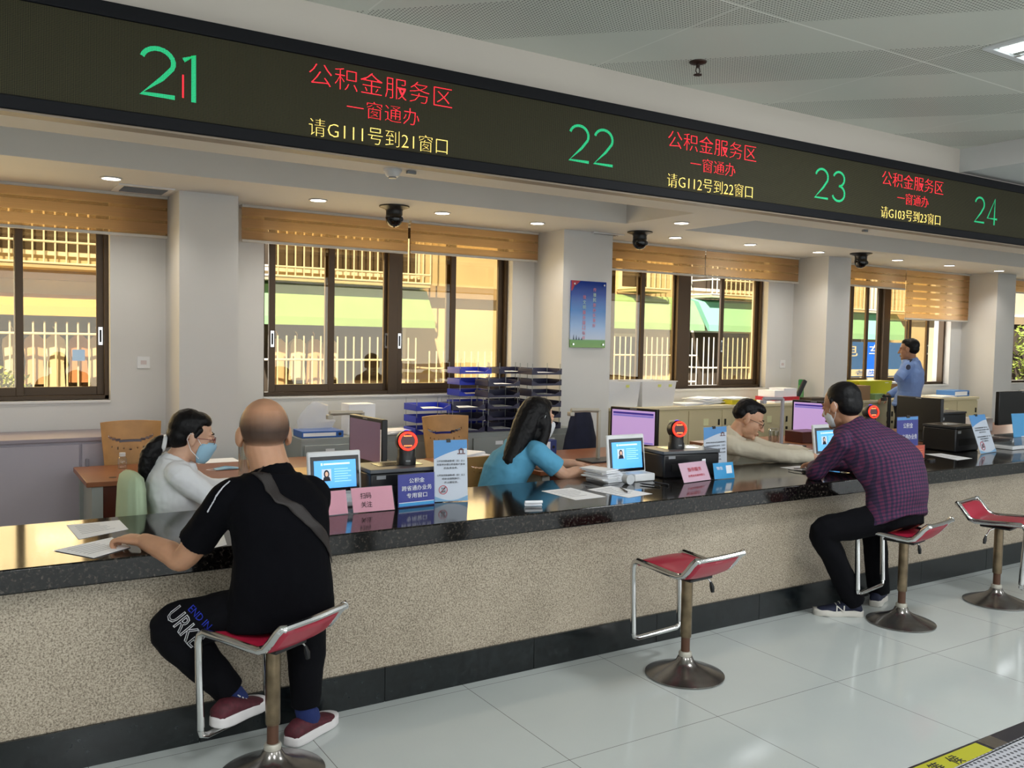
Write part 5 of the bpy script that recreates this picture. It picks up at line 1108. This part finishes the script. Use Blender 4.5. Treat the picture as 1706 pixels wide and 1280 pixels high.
def shoe(t, base, heel, toe, m_up, m_sole, label=None, chunky=0, z=0, w=.046, mark=None):
    """heel and toe in the world, sole height z"""
    H_, T_ = Vector(heel), Vector(toe); x = (T_ - H_); L = x.length; x.normalize(); y = V3(0, 0, 1).cross(x); up = x.cross(y)
    R = Matrix(((x.x, y.x, up.x, H_.x - base.x), (x.y, y.y, up.y, H_.y - base.y), (x.z, y.z, up.z, H_.z - base.z), (0, 0, 0, 1)))
    def ring(px_, wd, z0_, z1_): return [Vector((px_ * L, math.cos(a) * wd, z0_ + (z1_ - z0_) * (.5 + .5 * math.sin(a)))) for a in [i * PI / 10 for i in range(20)]]
    k = MB(); k.M = R; so = .022 + chunky
    k.loft([ring(u, w_ * w / .046, so * .5, h_) for u, w_, h_ in ((.0, .02, .055), (.04, .034, .082), (.18, .038, .098), (.34, .039, .092), (.5, .043, .075), (.7, .047, .058), (.88, .042, .046), (.98, .024, .034))]); up_o = k.build('shoe', m_up, t, smooth='full', label=label)
    k = MB(); k.M = R; n = 28; ps = []
    for u, w_ in ((-.02, .022), (.03, .036), (.2, .04), (.4, .04), (.6, .046), (.78, .049), (.92, .042), (1.02, .02)): ps.append((u * L, w_ * w / .046))
    wav = (lambda i: .014 * math.sin(i * 2.1)) if chunky else (lambda i: 0)
    out = [(a, -b) for a, b in ps] + [(a, b) for a, b in reversed(ps)]
    k.loft([[Vector((a, b * (1 - .06 * q) , zz + wav(i) * q)) for i, (a, b) in enumerate(out)] for zz, q in ((0, .5), (.004, 0), (so * .6, 0), (so, 0), (so + .004, .4))]); k.build('sole', m_sole, up_o, smooth='full', sub=1 if chunky > .012 else 0)
    k = MB(); k.M = R; [k.tube([(L * (.42 + .07 * i), -.02, .088 - .011 * i), (L * (.42 + .07 * i), 0, .094 - .011 * i), (L * (.42 + .07 * i), .02, .088 - .011 * i)], .0025, 6) for i in range(4)]; k.build('laces', m_sole, up_o)
    if mark: q = text(mark, .05, .04, 'shoe_letter', m_sole, up_o, R @ V3(L * .5, .0455 * mark_side, .05), (R @ Matrix.Rotation(PI / 2, 4, 'X') @ Matrix.Rotation(PI if mark_side > 0 else 0, 4, 'Y')).to_euler())
    return up_o
mark_side = 1
hair_m = mat('black_hair', '08070a', .5, spec=.25, bump=.7, bscale=70)
def eyes(t, base, M, brow=True, closed=False):
    k = MB(-base); k.M = k.M @ M
    for s in (-1, 1):
        if brow: k.tube([(s * .016, .094, .027), (s * .032, .092, .033), (s * .048, .081, .028)], .0028, 6)
        k.tube([(s * .018, .0925, .002), (s * .031, .0935, .0055 if not closed else -.001), (s * .044, .087, .002)], .0017, 6)
    k.build('eyebrows', hair_m, t)
    if not closed:
        k = MB(-base); k.M = k.M @ M; [k.ell((s * .031, .0885, .002), (.009, .005, .0045), 12) for s in (-1, 1)]; k.build('eyes', mat('eye_white', 'd8d4cc', .3), t, smooth=True)
        k = MB(-base); k.M = k.M @ M; [k.ell((s * .031, .0928, .002), (.004, .0016, .004), 10) for s in (-1, 1)]; k.build('irises', mat('iris', '1c120c', .2), t, smooth=True)
    k = MB(-base); k.M = k.M @ M; k.ell((0, .1005, -.068), (.022, .005, .007), 14); k.build('lips', mat('lip_skin', 'a86458', .5), t, smooth=True)
def glasses(t, base, M, m):
    k = MB(-base); k.M = k.M @ M
    for s in (-1, 1):
        k.tube([(s * .034 + .024 * math.cos(a), .104 - abs(.024 * math.cos(a) * s) * .1, .0 + .017 * math.sin(a)) for a in [i * PI / 8 for i in range(16)]], .0015, 6, closed=True)
        k.tube([(s * .058, .1, .004), (s * .078, .06, .004), (s * .086, -.01, .0), (s * .084, -.03, -.018)], .0015, 6)
    k.tube([(-.01, .105, .003), (0, .108, .006), (.01, .105, .003)], .0015, 6)
    k.build('eyeglasses', m, t, smooth=True)
def mask(t, base, M, m, wide=True):
    k = MB(-base); k.M = k.M @ M; rg = []
    for z, w, y0, y1 in ((-.012, .046, .066, .112), (-.022, .06, .045, .122), (-.036, .066, .036, .123), (-.056, .066, .032, .115), (-.078, .062, .03, .108), (-.1, .05, .036, .1), (-.118, .034, .042, .086)):
        rg.append([Vector((w * math.sin(a), y0 + (y1 - y0) * max(0, math.cos(a)) ** .8, z)) for a in [-PI / 2 + PI * i / 14 for i in range(15)]] + [Vector(((w - .004) * math.sin(a), y0 - .002 + (y1 - y0 - .001) * max(0, math.cos(a)) ** .8, z)) for a in [PI / 2 - PI * i / 14 for i in range(15)]])
    k.loft(rg); o = k.build('face_mask', m, t, smooth='full')
    for s in (-1, 1):
        k = MB(-base); k.M = k.M @ M; k.tube([(s * .066, .042, -.028), (s * .082, .01, .01), (s * .088, -.02, .02), (s * .088, -.03, -.01), (s * .078, .0, -.06), (s * .055, .045, -.095)], .0014, 6); k.build('ear_loop', paper, o)
def hair(t, base, pieces, M, vox=.005, disp=.004, name='hair', m=None, dscale=.02):
    k = MB(-base); k.M = k.M @ M
    for p in pieces:
        if p[0] == 'e': k.ell(p[1], p[2], 24, p[3] if len(p) > 3 else None)
        else: limb(k, p[1], p[2], 5, 14, flat=p[3] if len(p) > 3 else 1)
    o = k.build(name, m or hair_m, t, smooth='full'); return remesh(o, vox, 2, disp, dscale)
# --- bald man in black tee shirt on the near stool
J = dict(pelvis=(1.02, 3.2, .635), neck=(.985, 3.2, 1.115), head=(.972, 3.265, 1.262), face=(.12, 1, -.1), hs=1.13, nr=1.18, arm=1.15, chest=(.05, 1, -.1), chestp=(1.0, 3.15, .95), girth=1.12,
    shL=(.822, 3.19, 1.04), shR=(1.145, 3.21, 1.025), elL=(.705, 3.36, .80), elR=(1.2, 3.40, .84), wrL=(.605, 3.56, .835), wrR=(1.08, 3.62, .835),
    handL=((-.5, .7, .05), (.15, -.25, 1), -1, .8, 1.1, .9), handR=((-.4, .9, -.05), (0, 0, 1), 1, .5, 1.0),
    hipL=(.935, 3.23, .62), hipR=(1.10, 3.22, .62), knL=tuple(at(286, 1046, 3.43)), knR=(1.2, 3.43, .52), anL=tuple(at(388, 1158, 3.365)), anR=(1.185, 3.39, .115), footL=(.8, .55, -.1), footR=(.85, .5, 0))
t, base, V, M, TR = person('person', 'bald man in black tee shirt with shoulder strap, sitting on the leftmost stool', J, skin_m('tan_skin', 'b98a6c'))
blk = mat('black_cotton', '07070c', .95, spec=.12, bump=.3, bscale=500)
SH = shirt(t, base, V, TR, blk, hem=-.09, extra=.018, disp=.010, name='tee_shirt')
tr_ = trousers(t, base, V, TR, mat('black_track_cloth', '07070c', .9, spec=.15, bump=.2, bscale=400), rk=.082, ra=.058)
# grey stubble over the back and sides of the head
def stub():
    m, N, L, P = nt('stubble'); tc = N.new('ShaderNodeTexCoord'); mp = N.new('ShaderNodeMapping'); L.new(tc.outputs['Generated'], mp.inputs[0]); sp = N.new('ShaderNodeSeparateXYZ'); L.new(mp.outputs[0], sp.inputs[0])
    no = N.new('ShaderNodeTexNoise'); no.inputs['Scale'].default_value = 90; L.new(tc.outputs['Generated'], no.inputs[0])
    a = N.new('ShaderNodeMath'); a.operation = 'MULTIPLY_ADD'; a.inputs[1].default_value = .12; L.new(no.outputs['Fac'], a.inputs[0]); L.new(sp.outputs['Z'], a.inputs[2])
    r = N.new('ShaderNodeValToRGB'); e = r.color_ramp.elements; e[0].position = .5; e[0].color = (.72, .72, .72, 1); e[1].position = .88; e[1].color = (0, 0, 0, 1); q = e.new(.14); q.color = (.0, .0, .0, 1); q = e.new(.36); q.color = (.62, .62, .62, 1)
    L.new(a.outputs[0], r.inputs[0]); L.new(r.outputs[0], P.inputs['Alpha']); P.inputs['Base Color'].default_value = lin('2a2422'); P.inputs['Roughness'].default_value = .6; return m
k = MB(-base); k.M = k.M @ M; k.ell((0, -.013, .024), (.0795, .0985, .0895), 40); k.build('stubble_hair', stub(), t, smooth='full')
# cross-body strap following the back, side stripe on the sleeve
def wrapped(name, m, pts, w, target, off=.003, th=.003):
    P = [Vector(p) - base for p in pts]; P, _ = catmull(P, [1] * len(P), 10); k = MB(); nw = 5; vs = []; dirn = (V3(0, 0, H) - Vector(pts[len(pts) // 2])).normalized()
    for i, p in enumerate(P):
        tg = (P[min(i + 1, len(P) - 1)] - P[max(i - 1, 0)]).normalized(); sd = tg.cross(dirn).normalized()
        vs += [p + sd * w * (q / (nw - 1) - .5) for q in range(nw)]
    k.add(vs, [(i * nw + q, i * nw + q + 1, (i + 1) * nw + q + 1, (i + 1) * nw + q) for i in range(len(P) - 1) for q in range(nw - 1)])
    o = k.build(name, m, t, smooth='full'); s_ = o.modifiers.new('wrap', 'SHRINKWRAP'); s_.target = target; s_.wrap_method = 'NEAREST_SURFACEPOINT'; s_.wrap_mode = 'ABOVE_SURFACE'; s_.offset = off + th
    z_ = o.modifiers.new('solid', 'SOLIDIFY'); z_.thickness = th; z_.offset = 0; return o
strap_m = mat('brown_strap', '221b1a', .6, bump=.3, bscale=300)
wrapped('shoulder_strap', strap_m, [at(423, 776, 3.13), at(440, 787, 3.08), at(468, 812, 3.0), at(500, 842, 2.99), at(532, 878, 3.0), at(550, 905, 3.05), at(560, 935, 3.1)], .05, SH)
wrapped('sleeve_stripe', mat('white_stripe', 'c8c8d0', .7), [at(380, 790, 3.14), at(360, 814, 3.13), at(347, 838, 3.14), at(340, 856, 3.16)], .009, SH, .004, .001)
off_l = dict(z=0)
mar = mat('maroon_mesh_shoe', '4a1420', .7, noise=.3, nscale=60); sole_w = mat('white_sole', 'd4d0d0', .6); navy_sock = mat('navy_sock', '16265c', .9)
a = V['anL']; b_ = V['anR']
for s, aa, kk in (('L', a, V['knL']), ('R', b_, V['knR'])):
    k = MB(-base); limb(k, [aa + (kk - aa) * .22, aa, aa + V3(.02, .012, -.03)], [.043, .043, .044], 4, 16); k.build('sock', navy_sock, t, smooth='full')
shoe(t, base, (.80, 3.275, .172), (1.015, 3.41, .166), mar, sole_w, 'maroon left shoe on the footrest', .018, w=.052); shoe(t, base, (1.105, 3.345, .0), (1.345, 3.50, .0), mar, sole_w, None, .018, w=.052)
# printed letters on the left knee
ink_w = mat('white_print', 'd8d8dc', .6); ink_b = mat('blue_print', '2438c0', .6)
def project(o, target, off=.002):
    s = o.modifiers.new('wrap', 'SHRINKWRAP'); s.target = target; s.wrap_method = 'PROJECT'; s.use_project_z = True; s.use_negative_direction = True; s.use_positive_direction = True; s.offset = off; s.wrap_mode = 'ON_SURFACE' if False else 'ABOVE_SURFACE'
def knee_text(body, p, w, h, m, ang, nm, outl=0):
    d = (V3(0, 0, H) - Vector(p)).normalized(); R = frame(-d, (0, 0, 1)); R4 = R.to_4x4() @ Matrix.Rotation(PI / 2, 4, 'X') @ Matrix.Rotation(ang, 4, 'Z')
    o = text(body, w, h, nm, m, t, Vector(p) - base + d * .11, R4.to_euler(), thin=-.0, ext=.0002, outline=outl)
    # subdivide so that it can follow the cloth
    bm = bmesh.new(); bm.from_mesh(o.data); bmesh.ops.triangulate(bm, faces=bm.faces); bmesh.ops.subdivide_edges(bm, edges=[e for e in bm.edges if e.calc_length() > .008], cuts=3, use_grid_fill=False); bm.to_mesh(o.data); bm.free()
    project(o, tr_, .003); return o
knee_text('URKE', (.695, 3.28, .57), .15, .062, ink_w, -.95, 'knee_letters', .022)
knee_text('END IN', (.745, 3.27, .60), .10, .026, ink_b, -.85, 'knee_print_blue')
# --- man in the purple checked shirt
J = dict(pelvis=(4.70, 3.17, .63), neck=(4.63, 3.42, 1.135), head=(4.60, 3.50, 1.262), face=(-.08, 1, -.28), hs=1.12, chest=(-.15, .9, -.5), chestp=(4.68, 3.22, .95), girth=1.12,
    shL=(4.475, 3.38, 1.05), shR=(4.82, 3.33, 1.04), elL=(4.47, 3.56, .848), elR=(4.98, 3.56, .85), wrL=(4.70, 3.76, .845), wrR=(4.88, 3.83, .845),
    handL=((.75, .6, -.1), (0, 0, 1), -1, .6, 1.0), handR=((-.35, .9, -.05), (0, 0, 1), 1, .5, 1.0),
    hipL=(4.61, 3.2, .62), hipR=(4.78, 3.2, .62), knL=(4.32, 3.38, .53), knR=(4.87, 3.43, .52), anL=(4.565, 3.35, .13), anR=(4.93, 3.42, .12), footL=(-.8, .55, 0), footR=(.85, .5, 0))
t, base, V, M, TR = person('person', 'man in dark purple checked shirt leaning on the counter from a red stool', J, skin_m('tan_skin_b', 'ae7f63'))
def plaid():
    m, N, L, P = nt('purple_plaid'); tc = N.new('ShaderNodeTexCoord'); mp = N.new('ShaderNodeMapping'); mp.inputs['Rotation'].default_value = (.35, .0, .12); L.new(tc.outputs['Object'], mp.inputs[0]); sp = N.new('ShaderNodeSeparateXYZ'); L.new(mp.outputs[0], sp.inputs[0])
    ms = []
    for ax in 'XZ':
        a = N.new('ShaderNodeMath'); a.operation = 'PINGPONG'; a.inputs[1].default_value = .0104; L.new(sp.outputs[ax], a.inputs[0])
        b = N.new('ShaderNodeMath'); b.operation = 'GREATER_THAN'; b.inputs[1].default_value = .0054; L.new(a.outputs[0], b.inputs[0]); ms.append(b)
    s = N.new('ShaderNodeMath'); s.operation = 'ADD'; L.new(ms[0].outputs[0], s.inputs[0]); L.new(ms[1].outputs[0], s.inputs[1])
    d = N.new('ShaderNodeMath'); d.operation = 'DIVIDE'; d.inputs[1].default_value = 2; L.new(s.outputs[0], d.inputs[0])
    r = N.new('ShaderNodeValToRGB'); r.color_ramp.interpolation = 'CONSTANT'; e = r.color_ramp.elements; e[0].position = 0; e[0].color = lin('5c2446'); e[1].position = .4; e[1].color = lin('391e42'); q = e.new(.8); q.color = lin('1d1834')
    L.new(d.outputs[0], r.inputs[0]); L.new(r.outputs[0], P.inputs['Base Color']); P.inputs['Roughness'].default_value = .85; return m
shirt(t, base, V, TR, plaid(), sleeve='long', hem=-.05, extra=.024, disp=.016, cz=.012)
trousers(t, base, V, TR, mat('black_trouser', '08080d', .9, spec=.15), rk=.076, ra=.066, disp=.012, cut=1.12)
hair(t, base, [('e', (0, -.03, .045), (.084, .094, .084)), ('e', (0, -.055, .0), (.078, .066, .075)), ('e', (0, -.01, .082), (.062, .06, .042)), ('l', [(-.078, .0, .035), (-.079, .0, .0)], [.012, .008]), ('l', [(.078, .0, .035), (.079, .0, .0)], [.012, .008])], M)
mask(t, base, M @ Matrix.Diagonal((.93, .87, .93, 1)), mat('mask_pale', 'd8dce0', .8)); eyes(t, base, M)
nb = mat('navy_shoe', '141a34', .75); shoe(t, base, (4.625, 3.315, 0), (4.395, 3.475, 0), nb, mat('pale_sole', 'c8c4bc', .6), None, .01, mark='N'); shoe(t, base, (4.86, 3.39, 0), (5.08, 3.50, 0), nb, mat('pale_sole', 'c8c4bc', .6), None, .01)
# --- woman in white with a ponytail
J = dict(pelvis=(.96, 4.66, .56), neck=(.945, 4.66, .985), head=(1.02, 4.66, 1.105), face=(1, -.12, -.22), hs=1.06, chest=(1, -.05, -.25), chestp=(.93, 4.66, .80), girth=1.0,
    shL=(.93, 4.80, .935), shR=(.925, 4.5, .93), elL=(1.16, 4.86, .80), elR=(1.12, 4.43, .77), wrL=(1.36, 4.82, .80), wrR=(1.36, 4.50, .80),
    handL=((1, -.1, -.1), (0, 0, 1), -1, .5, .95), handR=((1, .1, -.1), (0, 0, 1), 1, .5, .95),
    hipL=(.98, 4.74, .54), hipR=(.98, 4.58, .54), knL=(1.2, 4.78, .53), knR=(1.2, 4.54, .53), anL=(1.2, 4.78, .1), anR=(1.2, 4.54, .1), footL=(1, 0, 0), footR=(1, 0, 0))
lt_skin = skin_m('light_skin', 'd2a68c')
t, base, V, M, TR = person('person', 'woman in white blouse with ponytail and blue mask behind the counter', J, lt_skin)
shirt(t, base, V, TR, mat('white_blouse', 'e9ebef', .85), sleeve='long', disp=.026, extra=.02, name='blouse', cz=-.012)
trousers(t, base, V, TR, mat('dark_skirt', '20222c', .9))
for s, a in (('L', V['anL']), ('R', V['anR'])): shoe(t, base, (a.x - .05, a.y, 0), (a.x + .17, a.y, 0), black_pl, black_pl)
hair(t, base, [('e', (0, -.028, .042), (.085, .09, .088)), ('e', (0, -.055, -.005), (.076, .062, .07)), ('e', (0, .012, .078), (.068, .064, .045)), ('l', [(-.075, .02, .04), (-.081, .0, .0)], [.016, .01]), ('l', [(.075, .02, .04), (.081, .0, .0)], [.016, .01])], M)
k = MB(-base); k.M = k.M @ M; limb(k, [(0, -.10, -.045), (0, -.135, -.06), (0, -.165, -.12), (0, -.165, -.2), (0, -.13, -.27)], [.028, .038, .044, .036, .012], 5, 16); o = k.build('ponytail', hair_m, t, smooth='full'); remesh(o, .005, 2, .012, .03)
k = MB(-base); k.M = k.M @ M; k.lathe([(.028, -.012), (.04, -.008), (.043, 0), (.04, .008), (.028, .012)], (0, -.118, -.055), 20, 'y'); k.build('hair_tie', white_plain, t, smooth=True)
mask(t, base, M, mat('mask_blue', '9cc4dc', .8)); glasses(t, base, M, mat('red_rim', '7a2a30', .4)); eyes(t, base, M)
# office chair with a pale green jacket behind her
t = thing('draped_chair', 'chair draped with a pale green jacket behind the woman in white', 'chair', (.755, 4.62, 0)); gj = mat('pale_green_cloth', 'b4c8a8', .9)
MB().box(-.03, .4, -.2, .2, .42, .47).build('seat', dark_grey, t, bevel=.02); MB().box(-.04, -.015, -.17, .17, .5, .9).build('backrest', dark_grey, t, bevel=.01)
MB().lathe([(.001, 0), (.2, 0), (.2, .02), (.03, .05), (.03, .42), (.001, .42)], (.18, 0, 0), 20).build('pedestal', dark_grey, t, smooth=True)
k = MB(); rg = []
for z, w, d in ((.48, .225, .06), (.6, .22, .06), (.75, .21, .06), (.87, .2, .058), (.92, .18, .05), (.94, .13, .03)):
    rg.append([Vector((-.03 + math.cos(a) * (d + .012 * math.sin(a * 9 + z * 5) * (.93 - z) * 3), math.sin(a) * (w + .006 * math.cos(a * 11)), z)) for a in [i * PI / 24 for i in range(48)]])
k.loft(rg); o = k.build('jacket', gj, t, smooth='full')
# --- woman in the blue tee with long hair
J = dict(pelvis=(2.82, 4.62, .56), neck=(2.985, 4.56, 1.0), head=(3.055, 4.53, 1.145), face=(1, .12, -.12), hs=1.06, chest=(1, .0, -.3), chestp=(2.88, 4.6, .83), girth=.98,
    shL=(2.985, 4.70, .945), shR=(2.975, 4.40, .945), elL=(3.2, 4.74, .82), elR=(3.13, 4.34, .815), wrL=(3.40, 4.62, .83), wrR=(3.40, 4.36, .83),
    handL=((1, -.15, -.1), (0, 0, 1), -1, .4, .95), handR=((1, .05, -.1), (0, -.2, 1), 1, .35, .95),
    hipL=(2.86, 4.70, .54), hipR=(2.86, 4.54, .54), knL=(3.22, 4.76, .53), knR=(3.22, 4.52, .53), anL=(3.22, 4.76, .1), anR=(3.22, 4.52, .1), footL=(1, 0, 0), footR=(1, 0, 0))
t, base, V, M, TR = person('person', 'woman in light blue tee shirt with long straight black hair typing', J, lt_skin)
shirt(t, base, V, TR, mat('light_blue_cotton', '5ba6cc', .85), disp=.018, extra=.016, name='tee_shirt', cz=-.012)
trousers(t, base, V, TR, mat('dark_skirt', '20222c', .9))
for s, a in (('L', V['anL']), ('R', V['anR'])): shoe(t, base, (a.x - .05, a.y, 0), (a.x + .17, a.y, 0), black_pl, black_pl)
hair(t, base, [('e', (0, -.025, .04), (.086, .094, .088)), ('e', (0, .012, .078), (.068, .066, .046)), ('e', (0, -.02, -.02), (.098, .06, .07)), ('e', (0, -.03, -.1), (.09, .05, .08)), ('l', [(0, -.06, .02), (0, -.09, -.06), (0, -.13, -.16), (0, -.17, -.27), (0, -.19, -.33)], [.078, .078, .068, .055, .02]), ('l', [(.062, -.0, .03), (.076, .002, -.04), (.078, -.02, -.13), (.066, -.06, -.22), (.04, -.13, -.3)], [.028, .034, .036, .032, .016]), ('l', [(-.062, -.0, .03), (-.076, .002, -.04), (-.078, -.02, -.13), (-.066, -.06, -.22), (-.04, -.13, -.3)], [.028, .034, .036, .032, .016])], M, disp=.006)
mask(t, base, M, mat('mask_pale', 'd8dce0', .8)); eyes(t, base, M)
t = thing('office_chair', 'dark office chair under the woman in light blue', 'chair', (2.74, 4.62, 0)); MB().box(-.05, .38, -.2, .2, .42, .46).build('seat', dark_grey, t, bevel=.02); MB().lathe([(.001, 0), (.2, 0), (.2, .02), (.03, .05), (.03, .42), (.001, .42)], (.16, 0, 0), 20).build('pedestal', dark_grey, t, smooth=True)
# --- clerk in the beige shirt
J = dict(pelvis=(4.72, 4.76, .52), neck=(4.80, 4.57, .955), head=(4.87, 4.49, 1.085), face=(.62, -.68, -.42), hs=1.1, chest=(.6, -.75, -.2), chestp=(4.74, 4.68, .78), girth=1.05, tilt=(.1, 0, 1),
    shL=(4.95, 4.66, .905), shR=(4.65, 4.45, .905), elL=(5.10, 4.42, .85), elR=(4.88, 4.19, .848), wrL=(5.26, 4.22, .842), wrR=(5.12, 4.10, .842),
    handL=((.3, -.7, -.05), (0, 0, 1), -1, .6, 1.0), handR=((.95, .1, -.05), (0, 0, 1), 1, .5, 1.0),
    hipL=(4.80, 4.80, .5), hipR=(4.66, 4.70, .5), knL=(4.95, 4.50, .52), knR=(4.80, 4.42, .52), anL=(4.95, 4.6, .1), anR=(4.80, 4.52, .1), footL=(.5, -.7, 0), footR=(.5, -.7, 0))
t, base, V, M, TR = person('person', 'male clerk in beige shirt and glasses looking down, forearms on the counter', J, skin_m('light_skin_b', 'cfa083'))
shirt(t, base, V, TR, mat('beige_shirt', 'cfc6b2', .85), sleeve='long', disp=.024, extra=.022, cz=.014)
trousers(t, base, V, TR, mat('black_trouser', '08080d', .9, spec=.15))
for s, a in (('L', V['anL']), ('R', V['anR'])): shoe(t, base, (a.x - .05, a.y + .02, 0), (a.x + .17, a.y - .07, 0), black_pl, black_pl)
hair(t, base, [('e', (0, -.025, .052), (.08, .09, .078)), ('e', (0, .022, .09), (.062, .06, .036)), ('e', (0, -.05, .02), (.078, .07, .06))], M, disp=.008)
glasses(t, base, M, mat('dark_rim', '2a2420', .4)); eyes(t, base, M, closed=True)
t = thing('office_chair', 'dark office chair under the clerk in beige', 'chair', (4.70, 4.80, 0)); MB().box(-.2, .2, -.2, .2, .42, .46).build('seat', dark_grey, t, bevel=.02); MB().lathe([(.001, 0), (.2, 0), (.2, .02), (.03, .05), (.03, .42), (.001, .42)], (0, 0, 0), 20).build('pedestal', dark_grey, t, smooth=True)
# --- guard in the light blue uniform shirt
J = dict(pelvis=(9.17, 6.12, .95), neck=(9.26, 6.12, 1.47), head=(9.235, 6.14, 1.60), face=(-.3, .95, -.1), hs=1.0, chest=(-.45, .9, 0), chestp=(9.24, 6.1, 1.25), girth=1.0,
    shL=(9.09, 6.05, 1.40), shR=(9.42, 6.2, 1.40), elL=tuple(at(1497, 630, 6.04)), elR=(9.38, 6.3, 1.15), wrL=tuple(at(1509, 610, 6.27)), wrR=(9.2, 6.36, 1.05),
    handL=((.1, .1, 1), (-.3, -1, 0), -1, .7, .95), handR=((-.5, .3, -.3), (0, 0, 1), 1, .5, .95),
    hipL=(9.1, 6.08, .92), hipR=(9.25, 6.16, .92), knL=(9.1, 6.1, .5), knR=(9.25, 6.18, .5), anL=(9.1, 6.08, .1), anR=(9.25, 6.16, .1), footL=(-.4, .8, 0), footR=(-.4, .8, 0))
t, base, V, M, TR = person('person', 'guard in light blue uniform shirt standing at the window with his back turned', J, skin_m('tan_skin_b', 'ae7f63'))
shirt(t, base, V, TR, mat('uniform_blue', '7f9cd4', .85), sleeve='long', disp=.022, extra=.02, hem=.04, name='uniform_shirt')
trousers(t, base, V, TR, mat('navy_trouser', '12141f', .85))
hair(t, base, [('e', (0, -.03, .045), (.082, .092, .082)), ('e', (0, -.05, .0), (.077, .064, .062)), ('e', (0, .01, .082), (.064, .062, .042))], M)
k = MB(-base); k.lathe([(.001, 0), (.03, 0), (.03, .004), (.001, .004)], (0, 0, 0), 20, 'y'); k.v = [v + base for v in k.v]; o = k.build('arm_badge', mat('badge_dark', '2c3450', .6), t); o.location = at(1513, 612, 5.99) - base; o.rotation_euler = (0, 0, -.3)
k = MB(-base); k.lathe([(.022, -.001), (.031, -.001), (.031, -.003), (.022, -.003)], (0, 0, 0), 20, 'y'); k.v = [v + base for v in k.v]; q = k.build('badge_ring', white_plain, o)
MB(-base).obox(V['shL'] + V3(.03, 0, .072), (.09, .045, .006), Matrix.Rotation(.3, 3, 'Z') @ Matrix.Rotation(-.35, 3, 'Y')).build('shoulder_board', mat('navy_trouser', '12141f', .85), t, bevel=.002)
for s, a in (('L', V['anL']), ('R', V['anR'])): shoe(t, base, (a.x + .03, a.y - .05, 0), (a.x - .08, a.y + .17, 0), black_pl, black_pl)
